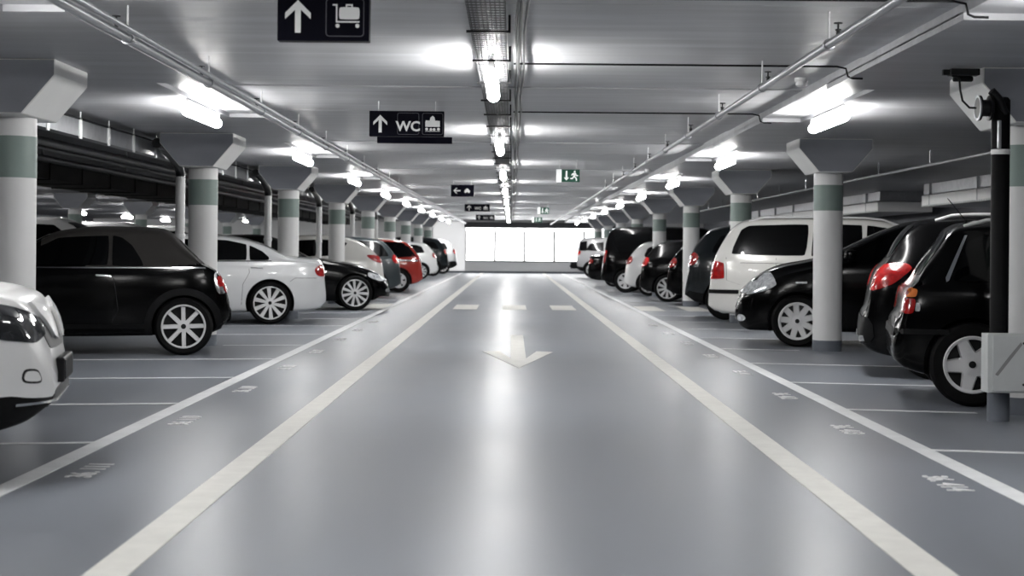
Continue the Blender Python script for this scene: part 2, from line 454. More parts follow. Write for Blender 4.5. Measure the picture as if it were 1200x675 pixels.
for j in range(37):
    bm = bmesh.new(); box(bm, -1.11, .02, j * 2 + .5, j * 2 + .55, -.015, .265); mesh_obj('flange', bm, M['dark_duct'], t)
for i, (y0, y1, lab) in enumerate(((14, 31.8, 'long pale sheet-metal duct under the ceiling behind the black cars on the right'), (35.6, 60, 'pale sheet-metal duct beyond the gap, behind the white van'))):
    t = empty('air_duct', lab, 'duct', (8.05, y0, 2.1))
    L = y1 - y0
    bm = bmesh.new(); box(bm, 0, 1.2, 0, L, 0, .22, .006); mesh_obj('lower_duct', bm, M['white_metal'], t)
    bm = bmesh.new(); box(bm, .04, 1.2, 0, L, .235, .445, .006); mesh_obj('upper_duct', bm, M['galv'], t)
    bm = bmesh.new()
    j = .1
    while j < L: box(bm, -.012, .0, j, j + .06, -.005, .03); j += .14
    mesh_obj('vent_lip', bm, M['grey_metal'], t)
    j = 1.2
    while j < L:
        bm = bmesh.new(); box(bm, -.008, .05, j, j + .03, -.006, .445); mesh_obj('flange', bm, M['galv'], t); j += 3.2
t = empty('ceiling_conduit', 'thin steel conduit on hangers above the black cars on the right', 'conduit', (5.5, 8, 2.36))
bm = bmesh.new(); tube(bm, [(0, 0, 0), (0, 40, 0)], .02, 10); mesh_obj('pipe_run', bm, M['pipe'], t, 40)
bm = bmesh.new()
for j in range(13): tube(bm, [(0, 1.3 + 3 * j, 0), (0, 1.3 + 3 * j, .25)], .008, 6)
mesh_obj('hanger_rod', bm, M['galv'], t, 40)

for i, (x, z, r) in enumerate(((-5.0, 2.47, .035), (-5.5, 2.42, .05), (-6.1, 2.46, .03), (-6.7, 2.44, .045))):
    bm = bmesh.new(); tube(bm, [(x, 6, z), (x, 70, z)], r, 12)
    o = tag(mesh_obj('service_pipe', bm, M['dark_pipe'], None, 40), '%s dark service pipe from the left pillars, under the dim ceiling behind the bays' % ORD[i], 'pipe', 'service pipes behind the left bays')
    for j in range(12):
        bm = bmesh.new(); box(bm, x - .012, x + .012, 8 + 5 * j, 8.03 + 5 * j, z, 2.549); mesh_obj('pipe_hanger', bm, M['pipe'], o)

# ------------------------------------------------------------------ pole, control box, reel, sensor by the first right pillar
t = empty('black_pole', 'black upright pole with a white ring beside the right-edge pillar', 'pole', (3.5, 11.6, 0))
bm = bmesh.new(); lathe(bm, [(.065, .16), (.065, 2.3), (.05, 2.32)], 24); mesh_obj('shaft', bm, M['black_pole'], t, 40)
bm = bmesh.new(); lathe(bm, [(.078, 0), (.078, .2)], 24); mesh_obj('socket', bm, M['base_band'], t, 40)['label'] = 'grey foot socket'
bm = bmesh.new(); lathe(bm, [(.0665, 1.91), (.068, 1.912), (.068, 1.945), (.0665, 1.947)], 24); mesh_obj('ring', bm, M['white_metal'], t, 40)['label'] = 'white ring'
bm = bmesh.new(); tube(bm, [(.02, -.04, 2.2), (-.03, -.06, 2.3), (-.09, -.07, 2.36)], .03, 10); mesh_obj('bracket_arm', bm, M['black'], t, 40)
bm = bmesh.new(); box(bm, -.045, -.02, -.09, -.06, 1.95, 2.15, .005); mesh_obj('latch', bm, M['galv'], t)
t = empty('cable_reel', 'black cable reel with a hanging cable at the top of the black pole', 'reel', (3.37, 11.56, 2.24))
bm = bmesh.new(); lathe(bm, [(.02, -.05), (.085, -.05), (.09, -.04), (.09, -.03), (.06, -.025), (.06, .025), (.09, .03), (.09, .04), (.085, .05), (.02, .05)], 28)
bmesh.ops.rotate(bm, matrix=Matrix.Rotation(R(90), 3, 'Y'), verts=bm.verts); mesh_obj('drum', bm, M['black'], t, 40)
bm = bmesh.new(); lathe(bm, [(.09, -.052), (.092, -.05), (.092, -.042), (.075, -.04), (.075, -.052)], 28, closed=True)
bmesh.ops.rotate(bm, matrix=Matrix.Rotation(R(90), 3, 'Y'), verts=bm.verts); mesh_obj('rim_ring', bm, M['galv'], t, 40)
bm = bmesh.new(); tube(bm, [(-.06, 0, 0), (-.11, -.01, .0), (-.16, -.01, .05), (-.175, 0, .13), (-.18, 0, .2), (-.2, 0, .225), (-.235, 0, .23)], .008, 8); mesh_obj('hanging_cable', bm, M['black'], t, 50)
t = empty('ceiling_sensor', 'black sensor unit on a flat bracket under the ceiling beside the right pillar head', 'sensor', (3.27, 11.72, 2.5))
bm = bmesh.new(); box(bm, -.11, .1, -.05, .06, -.012, .035, .004); box(bm, -.16, -.1, -.02, .02, -.01, .03, .003); mesh_obj('mounting_plate', bm, M['black'], t)
bm = bmesh.new(); lathe(bm, [(.014, -.085), (.022, -.08), (.022, .05), (.016, .06)], 16)
bmesh.ops.rotate(bm, matrix=Matrix.Rotation(R(90), 3, 'Y'), verts=bm.verts); bmesh.ops.translate(bm, vec=(0, 0, -.035), verts=bm.verts); mesh_obj('sensor_tube', bm, M['black'], t, 40)
t = empty('control_box', 'light grey metal box fixed low on the black pole at the right', 'box', (3.49, 11.36, .22))
bm = bmesh.new(); box(bm, -.14, .14, 0, .16, 0, .415, .006); mesh_obj('housing', bm, M['grey_metal'], t)
bm = bmesh.new(); box(bm, -.105, .125, -.012, .002, .012, .403, .004); mesh_obj('lid', bm, M['grey_metal'], t)
for z in (.06, .35):
    bm = bmesh.new(); lathe(bm, [(.009, 0), (.009, .008), (.004, .01)], 10)
    bmesh.ops.rotate(bm, matrix=Matrix.Rotation(R(90), 3, 'X'), verts=bm.verts); bmesh.ops.translate(bm, vec=(.11, -.012, z), verts=bm.verts); mesh_obj('lid_screw', bm, M['black'], t, 40)
bm = bmesh.new(); prism(bm, [(-.09, .13), (-.07, .12), (.1, .34), (.09, .36), (.0, .25)], lambda a, b: (a, -.0135, b), lambda a, b: (a, -.011, b))  # darker diagonal band across the box lid
mesh_obj('diagonal_mark', bm, M['lid_mark'], t)

# ------------------------------------------------------------------ signs
def sign_box(name, label, x0, x1, y, z0, z1, depth=.09, cat='sign', group=None, m=None):
    t = empty(name, label, cat, ((x0 + x1) / 2, y, z0), 0, group)
    w = x1 - x0; h = z1 - z0
    bm = bmesh.new(); box(bm, -w / 2, w / 2, 0, depth, 0, h, .004); mesh_obj('housing', bm, m or M['sign'], t)
    for sx in (-.38, .38):
        bm = bmesh.new(); tube(bm, [(w * sx, depth / 2, h - .01), (w * sx, depth / 2, LANE_Z + .02 - z0)], .005, 8); mesh_obj('hanger_rod', bm, M['white_metal'], t, 40)
    return t
def pict(t, name, polys, m, x, z, s, ymul=1.):
    bm = bmesh.new()
    for p in polys:
        prism(bm, p, lambda a, b: (x + a * s, -.004, z + b * s), lambda a, b: (x + a * s, .002, z + b * s))
    return mesh_obj(name, bm, m, t)
def circ(cx, cy, r, n=20): return [(cx + r * math.cos(2 * math.pi * i / n), cy + r * math.sin(2 * math.pi * i / n)) for i in range(n)]
def frame(t, x, z, w, h, r=.02, th=.005):
    def rr(w, h, r):
        out = []
        for cx, cy, a0 in ((w / 2 - r, h / 2 - r, 0), (-w / 2 + r, h / 2 - r, 90), (-w / 2 + r, -h / 2 + r, 180), (w / 2 - r, -h / 2 + r, 270)):
            for i in range(6): out.append((cx + r * math.cos(R(a0 + 18 * i)), cy + r * math.sin(R(a0 + 18 * i))))
        return out
    A, B = rr(w, h, r), rr(w - 2 * th, h - 2 * th, r - th * .7)
    bm = bmesh.new(); n = len(A)
    va = [bm.verts.new((x + a, -.0025, z + b)) for a, b in A]; vb = [bm.verts.new((x + a, -.0025, z + b)) for a, b in B]
    vc = [bm.verts.new((x + a, .002, z + b)) for a, b in A]; vd = [bm.verts.new((x + a, .002, z + b)) for a, b in B]
    for i in range(n):
        j = (i + 1) % n
        bm.faces.new((va[i], va[j], vb[j], vb[i])); bm.faces.new((va[i], vc[i], vc[j], va[j])); bm.faces.new((vb[i], vb[j], vd[j], vd[i]))
    bmesh.ops.recalc_face_normals(bm, faces=bm.faces)
    mesh_obj('pictogram_frame', bm, M['outline'], t)
ARROW = [(0, .5), (.4, .1), (.4, -.09), (.09, .2), (.09, -.52), (-.09, -.52), (-.09, .2), (-.4, -.09), (-.4, .1)]
ARROW_L = [(-y, x) for x, y in ARROW]
TROLLEY = [rounded([(-.2, -.1), (.5, -.1), (.5, .32), (-.2, .32)], .2), [(-.42, .42), (-.26, .42), (-.26, -.16), (.5, -.16), (.5, -.21), (-.31, -.21), (-.31, .37), (-.42, .37)],
           circ(-.25, -.32, .07), circ(.43, -.32, .07), [(.03, .3), (.03, .42), (.27, .42), (.27, .3), (.22, .3), (.22, .37), (.08, .37), (.08, .3)]]
CARS_ICON = [[(-.45, -.18), (.45, -.18), (.45, .18), (.3, .2), (.16, .2), (.12, .4), (0, .5), (-.14, .38), (-.18, .2), (-.42, .22), (-.45, .1)],
             circ(-.36, -.32, .09), circ(-.1, -.34, .085), circ(.1, -.34, .085), circ(.36, -.32, .09), [(-.45, -.44), (.45, -.44), (.45, -.47), (-.45, -.47)]]
CAR_ICON = [[(-.45, -.25), (.45, -.25), (.45, .05), (.3, .1), (.2, .35), (-.2, .35), (-.3, .1), (-.45, .05)], circ(-.28, -.28, .1), circ(.28, -.28, .1)]
t = sign_box('direction_sign', 'black hanging sign with up arrow and luggage trolley pictogram', -1.26, -.77, 8.6, 2.3, 2.55, group='black hanging signs')
pict(t, 'arrow', [ARROW], M['pict'], -.135, .13, .17)
frame(t, .115, .125, .205, .205)
pict(t, 'trolley_pictogram', TROLLEY, M['pict'], .115, .13, .155)
t = sign_box('direction_sign', 'black hanging sign with up arrow, WC and a car pictogram', -1.415, -.68, 15.9, 2.3, 2.55, group='black hanging signs')
pict(t, 'arrow', [ARROW], M['pict'], -.26, .125, .17)
frame(t, .015, .125, .215, .215); frame(t, .255, .125, .205, .215)
text_mesh('lettering', 'WC', .135, M['pict'], t, Matrix.Translation((.015, -.003, .095)) @ Matrix.Rotation(R(90), 4, 'X'), .004)
pict(t, 'car_pictogram', CARS_ICON, M['pict'], .255, .125, .16)
t = sign_box('direction_sign', 'thin plain black hanging bar showing just below the WC sign', -1.43, -.64, 17.0, 2.305, 2.372, group='black hanging signs')
t = sign_box('direction_sign', 'small black hanging sign with a left arrow and a car pictogram', -1.31, -.82, 34.4, 2.31, 2.56, group='black hanging signs')
pict(t, 'arrow', [ARROW_L], M['pict'], -.12, .125, .15); pict(t, 'car_pictogram', CAR_ICON, M['pict'], .1, .125, .13)
for y, x0, x1, w in ((48, -1.42, -.67, 'second farthest'), (63, -1.42, -.69, 'farthest')):
    t = sign_box('direction_sign', '%s black hanging sign, a distant up-arrow sign left of the lamps' % w, x0, x1, y, 2.31, 2.53, group='black hanging signs')
    pict(t, 'arrow', [ARROW], M['pict'], -.24, .11, .15); text_mesh('lettering', 'WC', .11, M['pict'], t, Matrix.Translation((.02, -.003, .09)) @ Matrix.Rotation(R(90), 4, 'X'), .003)
    pict(t, 'car_pictogram', CARS_ICON, M['pict'], .25, .11, .13)
RUN = [circ(.02, .38, .09), [(-.1, .25), (.12, .25), (.2, .05), (.34, .05), (.34, -.03), (.16, -.03), (.1, .08), (.04, -.08), (.2, -.2), (.24, -.46), (.14, -.46), (.1, -.24), (-.06, -.12), (-.14, -.3), (-.4, -.32), (-.4, -.22), (-.2, -.2), (-.1, .02), (-.16, .12), (-.24, .0), (-.32, .04), (-.2, .22)]]
DOWN = [[(.0, -.45), (-.25, -.15), (-.08, -.2), (-.08, .45), (.08, .45), (.08, -.2), (.25, -.15)]]
for y, x0, x1, lab in ((26, .71, 1.08, 'nearest green emergency exit sign with down arrow and running figure'),
                       (49.6, .78, 1.13, 'middle green emergency exit sign, a distant hanging box'),
                       (65, .8, 1.2, 'farthest green emergency exit sign before the dark end beam')):
    t = sign_box('exit_sign', lab, x0, x1, y, 2.29, 2.49, .1, 'sign', 'green exit signs', M['exit'])
    w = x1 - x0
    bm = bmesh.new(); box(bm, -w / 2 - .003, -w / 2 + .075, -.003, .104, -.002, .2); mesh_obj('lit_end', bm, M['exit_white'], t)
    pict(t, 'arrow', DOWN, M['exit_white'], -.03, .1, .17); pict(t, 'running_figure', RUN, M['exit_white'], .1, .1, .17)

# ------------------------------------------------------------------ cars
def pchip(pts):
    xs = np.array([p[0] for p in pts], float); ys = np.array([p[1] for p in pts], float)
    h = np.diff(xs); d = np.diff(ys) / h
    m = np.zeros(len(xs))
    for i in range(1, len(xs) - 1):
        if d[i - 1] * d[i] > 0:
            w1 = 2 * h[i] + h[i - 1]; w2 = h[i] + 2 * h[i - 1]
            m[i] = (w1 + w2) / (w1 / d[i - 1] + w2 / d[i])
    m[0] = d[0]; m[-1] = d[-1]
    def f(x):
        x = min(max(x, xs[0]), xs[-1])
        i = min(int(np.searchsorted(xs, x, 'right')) - 1, len(h) - 1); i = max(i, 0)
        t = (x - xs[i]) / h[i]
        return float((2 * t**3 - 3 * t**2 + 1) * ys[i] + (t**3 - 2 * t**2 + t) * h[i] * m[i] + (-2 * t**3 + 3 * t**2) * ys[i + 1] + (t**3 - t**2) * h[i] * m[i + 1])
    return f

def catmull(P, n=3):
    P = [Vector(p) for p in P]; out = []
    for i in range(len(P) - 1):
        p0 = P[max(i - 1, 0)]; p1 = P[i]; p2 = P[i + 1]; p3 = P[min(i + 2, len(P) - 1)]
        for k in range(n):
            t = k / n
            out.append(.5 * ((2 * p1) + (p2 - p0) * t + (2 * p0 - 5 * p1 + 4 * p2 - p3) * t * t + (3 * p1 - p0 - 3 * p2 + p3) * t ** 3))
    out.append(P[-1]); return out

def body_bmesh(S):
    L = S['L']; W = S['W'] / 2
    top, bot, belt = pchip(S['top']), pchip(S['bot']), pchip(S['belt'])
    plan = pchip(S.get('plan') or [(0, .76), (.05, .84), (.16, .92), (.5, .985), (1.0, 1), (L - 1.1, 1), (L - .5, .96), (L - .2, .86), (L - .06, .73), (L, .6)])
    tum = S.get('tumble', .34)
    xs = [0]
    while xs[-1] < L:
        x = xs[-1]; e = min(x, L - x)
        xs.append(x + (.016 if e < .12 else .03 if e < .5 else .055 if e < 1.2 else .08))
    if L - xs[-2] < .012: xs.pop(-2)
    xs[-1] = L
    bm = bmesh.new(); rings = []
    for x in xs:
        w = W * plan(x); zb = bot(x); zt = max(top(x), zb + .06); zs = min(max(belt(x), zb + .04), zt - .02); h = zt - zs
        c = min(.045, h * .6); r = min(.085, h * .3)
        yr = w * .965 - h * tum - min(.03, h * .3); yr = max(yr, w * .45); s = zs - zb
        P = [(0, zb), (w * .55, zb), (w * .9, zb + .01 * s), (w * .97, zb + .1 * s), (w * .995, zb + .3 * s), (w, zb + .6 * s), (w * .992, zb + .82 * s), (w * .966, zs),
             (w * .966 * .52 + yr * .48, zs + (h - c - r) * .5), (yr, zt - c - r), (yr - r * .45, zt - c - r * .22), (yr - r * 1.5, zt - c * .72), (yr * .5, zt - c * .18), (0, zt)]
        half = catmull(P, 3)
        ring = [bm.verts.new((x - L / 2, p.x, p.y)) for p in half]
        ring += [bm.verts.new((x - L / 2, -p.x, p.y)) for p in half[-2:0:-1]]
        rings.append(ring)
    n = len(rings[0])
    cr = S.get('clad_row', 0)
    for A, B in zip(rings, rings[1:]):
        for k in range(n):
            f = bm.faces.new((A[k], A[(k + 1) % n], B[(k + 1) % n], B[k]))
            if k < cr or k >= n - cr: f.material_index = 1
    bm.faces.new(rings[0]); bm.faces.new(rings[-1])
    bmesh.ops.recalc_face_normals(bm, faces=bm.faces)
    return bm

def decal(name, m, parent, bvh, L, poly, axis, side=1, off=.004, cell=.07, smooth=40, depth=.012):
    """a thin shaped panel that hugs the body; poly is (x, z) for the sides, (y, z) for the ends, (x, y) for the top"""
    bm = bmesh.new()
    if axis in ('side',): poly = [(a - L / 2, b) for a, b in poly]
    if axis == 'top': poly = [(a - L / 2, b) for a, b in poly]
    f = bm.faces.new([bm.verts.new((a, b, 0)) for a, b in poly])
    xs = [p[0] for p in poly]; ys = [p[1] for p in poly]
    for lo, hi, no in ((min(xs), max(xs), (1, 0, 0)), (min(ys), max(ys), (0, 1, 0))):
        k = int((hi - lo) / cell)
        for i in range(1, k + 1):
            co = lo + (hi - lo) * i / (k + 1)
            bmesh.ops.bisect_plane(bm, geom=bm.verts[:] + bm.edges[:] + bm.faces[:], plane_co=Vector(no) * co, plane_no=no)
    bmesh.ops.triangulate(bm, faces=[f for f in bm.faces if len(f.verts) > 4])
    low = {}
    for v in bm.verts:
        a, b = v.co.x, v.co.y
        o, d = {'side': (Vector((a, side * 3, b)), Vector((0, -side, 0))), 'rear': (Vector((-6, a, b)), Vector((1, 0, 0))),
                'front': (Vector((6, a, b)), Vector((-1, 0, 0))), 'top': (Vector((a, b, 5)), Vector((0, 0, -1)))}[axis]
        hit = bvh.ray_cast(o, d)
        if axis == 'side':      # keep side panels from running round onto the end faces
            tries = 0; step = -.01 if a > 0 else .01
            while tries < 30 and (hit[0] is None or abs(hit[0].y) < .74 * parent['hw']) and abs(a) > L / 2 - .5:
                a += step; tries += 1
                hit = bvh.ray_cast(Vector((a, side * 3, b)), d)
        if hit[0] is None:
            q = o + d * (3 - abs(parent.get('hw', .85)) if axis == 'side' else 6 - L / 2 if axis != 'top' else 3.6)
            hit = bvh.find_nearest(q)
        no = hit[1]
        if no.dot(d) > 0: no = -no
        v.co = hit[0] + no * off; low[v] = hit[0] - no * depth
    bound = [e for e in bm.edges if e.is_boundary]
    cache = {}
    for e in bound:
        q = []
        for v in e.verts:
            if v not in cache: cache[v] = bm.verts.new(low[v])
            q.append(cache[v])
        bm.faces.new((e.verts[0], e.verts[1], q[1], q[0]))
    bmesh.ops.recalc_face_normals(bm, faces=bm.faces)
    return mesh_obj(name, bm, m, parent, smooth)

WHEELS = {}
def wheel_meshes(style, rt, rr):
    key = (style, rt, rr)
    if key in WHEELS: return WHEELS[key]
    w = .1
    bm = bmesh.new()     # tyre, axis along y, outer face at y = -w
    lathe(bm, [(rr - .01, w), (rr + .02, w + .004), (rt - .03, w + .008), (rt - .008, w - .012), (rt, w - .035), (rt, -w + .035), (rt - .008, -w + .012), (rt - .03, -w - .008), (rr + .02, -w - .004), (rr - .01, -w), (rr - .02, 0)], 48, 'y', closed=True)
    me = bpy.data.meshes.new('wheel'); bm.to_mesh(me); bm.free(); me.materials.append(M['tyre']); me.shade_smooth(); me.set_sharp_from_angle(angle=R(35))
    n, w0, w1, lip, disc = style; hr = .1 if n == 5 else .07
    bm = bmesh.new()
    lathe(bm, [(rr + .004, -w - .004), (rr + .004, w - .03), (rr - lip * .6, w - .03), (rr - lip * .6, -w + .03), (rr - lip, -w + .012), (rr - lip, -w + .002), (rr - .004, -w - .009)], 48, 'y', closed=True)
    lathe(bm, [(hr, -w + .06), (hr - .002, -w + .024), (.03, -w + .02)], 24, 'y')
    for i in range(n):
        a = 2 * math.pi * i / n + math.pi / 2
        r0, r1 = .05, rr - lip * .5
        A = bmesh.new()
        pts = [(r0, -w0 / 2), (r1, -w1 / 2), (r1, w1 / 2), (r0, w0 / 2)]
        def f0(p, q, a=a): return (p * math.cos(a) - q * math.sin(a), -w + .012 + .012 * (1 - (p - r0) / (r1 - r0)) * 0 + (.014 if p < r0 + .01 else .004), p * math.sin(a) + q * math.cos(a))
        def f1(p, q, a=a): return (p * math.cos(a) - q * 1.25 * math.sin(a), -w + .055, p * math.sin(a) + q * 1.25 * math.cos(a))
        prism(bm, pts, f0, f1)
    rim = bpy.data.meshes.new('rim'); bm.to_mesh(rim); bm.free(); rim.materials.append(M['alloy']); rim.shade_smooth(); rim.set_sharp_from_angle(angle=R(30))
    bm = bmesh.new(); lathe(bm, [(rr - .005, w - .06), (rr - .005, 0.0), (.06, -.005), (.02, -.006)] if not disc else [(rr - .005, w - .06), (rr - .005, -w + .05), (.06, -w + .045), (.02, -w + .045)], 32, 'y')
    lathe(bm, [(.028, -w + .03), (.028, -w + .016), (.01, -w + .014)], 16, 'y')
    hub = bpy.data.meshes.new('brake_disc'); bm.to_mesh(hub); bm.free(); hub.materials.append(M['black']); hub.shade_smooth(); hub.set_sharp_from_angle(angle=R(35))
    WHEELS[key] = (me, rim, hub); return WHEELS[key]

def build_car(name, label, S, head, contact, near, cat='car'):
    """near: -1 / +1, the local y side that faces the camera; contact: ground point of a near-side tyre; S['ref'] tells which axle"""
    L, W = S['L'], S['W']
    xw = S[S.get('ref', 'rear_axle')] - L / 2
    yo = near * (W / 2 * .985)
    rot = Matrix.Rotation(head, 3, 'Z')
    o = Vector((contact[0], contact[1], 0)) - rot @ Vector((xw, yo, 0))
    t = empty(name, label, cat, o, head); t['hw'] = W / 2
    bm = body_bmesh(S); bvh = BVHTree.FromBMesh(bm)
    P = M[S['paint']]
    body = mesh_obj('body', bm, [P, M['cladding']], t)
    rt = S.get('rt', .315); rr = S.get('rr', .225); ar = rt + S.get('gap', .045)
    # wheel arches
    bm = bmesh.new()
    for ax in (S['rear_axle'], S['front_axle']):
        for s in (-1, 1):
            b2 = bmesh.new(); lathe(b2, [(ar, 0), (ar, .5)], 40, 'y')
            for v in b2.verts: v.co = Vector((v.co.x + ax - L / 2, s * (v.co.y + W / 2 - .27), v.co.z + rt))
            b2.normal_update()
            if b2.calc_volume(signed=True) < 0: bmesh.ops.reverse_faces(b2, faces=b2.faces[:])
            tmp = bpy.data.meshes.new('tmp'); b2.to_mesh(tmp); b2.free(); bm.from_mesh(tmp); bpy.data.meshes.remove(tmp)
    cut = mesh_obj('cutter', bm, M['cladding'])
    cut.matrix_world = Matrix.Translation(o) @ rot.to_4x4()
    md = body.modifiers.new('arch', 'BOOLEAN'); md.object = cut; md.operation = 'DIFFERENCE'; md.solver = 'EXACT'; md.material_mode = 'TRANSFER'
    bpy.context.view_layer.update()
    me = bpy.data.meshes.new_from_object(body.evaluated_get(bpy.context.evaluated_depsgraph_get()))
    body.modifiers.clear(); body.data = me; me.name = 'body'
    bpy.data.objects.remove(cut)
    slots = [m.name if m else '' for m in me.materials]
    ic = slots.index('black_cladding')
    zc = S.get('clad_z')
    if zc:
        for p in me.polygons:
            if p.center.z < (zc(p.center.x + L / 2) if callable(zc) else zc): p.material_index = ic
    me.shade_smooth(); me.set_sharp_from_angle(angle=R(42))
    # soft top split off as its own part
    if S.get('softtop'):
        x0, x1, zf = S['softtop']
        bm = bmesh.new(); bm.from_mesh(me)
        b2 = bm.copy()
        keep = lambda f: x0 < f.calc_center_median().x + L / 2 < x1 and f.calc_center_median().z > zf(f.calc_center_median().x + L / 2)
        bmesh.ops.delete(bm, geom=[f for f in bm.faces if keep(f)], context='FACES')
        bmesh.ops.delete(b2, geom=[f for f in b2.faces if not keep(f)], context='FACES')
        bm.to_mesh(me); bm.free()
        so = mesh_obj('soft_top', b2, M['softtop'], t, 45); so['label'] = 'dark brown fabric soft top'
    # panels that hug the body
    for pn, mk, axis, poly, kw in S['panels']:
        kw = dict(kw); rd = kw.pop('round', 0); both = kw.pop('both', axis == 'side'); lab = kw.pop('label', None)
        if rd: poly = rounded(poly, rd, 2)
        sides = (-1, 1) if (both or axis == 'side') else (1,)
        for s in sides:
            pp = poly if axis in ('side',) or not both else [(s * a, b) for a, b in poly]
            if axis == 'top' and both: pp = [(a, s * b) for a, b in poly]
            q = decal(pn, M[mk], t, bvh, L, pp, axis, s, **kw)
            if lab: q['label'] = lab
    for a in S.get('arch_trim', []):
        wdt = S['arch_w']
        n = 22; a0, a1 = R(-12), R(192)
        ri, ro = ar - .002, ar + wdt
        poly = [(a + ro * math.cos(a0 + (a1 - a0) * i / n), rt + ro * math.sin(a0 + (a1 - a0) * i / n)) for i in range(n + 1)]
        poly += [(a + ri * math.cos(a1 + (a0 - a1) * i / n), rt + ri * math.sin(a1 + (a0 - a1) * i / n)) for i in range(n + 1)]
        poly = [(x, max(z, .2)) for x, z in poly]
        for s in (-1, 1): decal('wheel_arch_trim', M['cladding'], t, bvh, L, poly, 'side', s, off=.012, cell=.2)
    # mirrors
    mx, mz = S['mirror']
    for s in (-1, 1):
        bm = bmesh.new(); box(bm, -.06, .08, -.1, .1, -.06, .07, .035)
        for v in bm.verts:
            v.co.x += v.co.z * -.25
        bmesh.ops.translate(bm, vec=(mx - L / 2, s * (W / 2 + .06), mz), verts=bm.verts)
        box(bm, mx - L / 2 - .02, mx - L / 2 + .03, s * (W / 2 - .02) - .06, s * (W / 2 - .02) + .06, mz - .075, mz - .05, .008)
        mesh_obj('mirror', bm, M[S.get('mirror_mat', S['paint'])], t, 50)
    # wheels
    tm, rm, hm = wheel_meshes(S['wheel'], rt, rr)
    for ax in (S['rear_axle'], S['front_axle']):
        for s in (-1, 1):
            w = bpy.data.objects.new('wheel', tm); COL.objects.link(w); w.parent = t
            w.location = (ax - L / 2, s * (W / 2 * .985 - .1), rt); w.rotation_euler = (0, R(random.uniform(-8, 8)) + S.get('spin', 0), 0 if s < 0 else math.pi)
            for nm, dm in (('rim', rm), ('brake_disc', hm)):
                c = bpy.data.objects.new(nm, dm); COL.objects.link(c); c.parent = w
    if S.get('extra'): S['extra'](t, bvh, S)
    del t['hw']
    return t

# wheel styles: spokes, inner width, outer width, lip, shallow backing
MULTI8 = (8, .042, .038, .018, False); TEN = (10, .035, .055, .016, False); TWELVE = (11, .03, .045, .014, False)
NINE = (9, .075, .06, .03, True); FIVE = (5, .105, .075, .024, False); SIX = (6, .07, .1, .03, True)

def lamps(tail=None, head=None, tail_side=None, head_side=None, hl='clear_lens'):
    out = []
    if tail_side: out.append(('tail_lamp', 'red_lens', 'side', tail_side, dict(round=.5, off=.008, cell=.03)))
    if tail: out.append(('tail_lamp', 'red_lens', 'rear', tail, dict(round=.5, off=.008, cell=.03, both=True)))
    if head_side: out.append(('headlamp', hl, 'side', head_side, dict(round=.5, off=.006, cell=.03)))
    if head: out.append(('headlamp', hl, 'front', head, dict(round=.5, off=.006, cell=.03, both=True)))
    return out

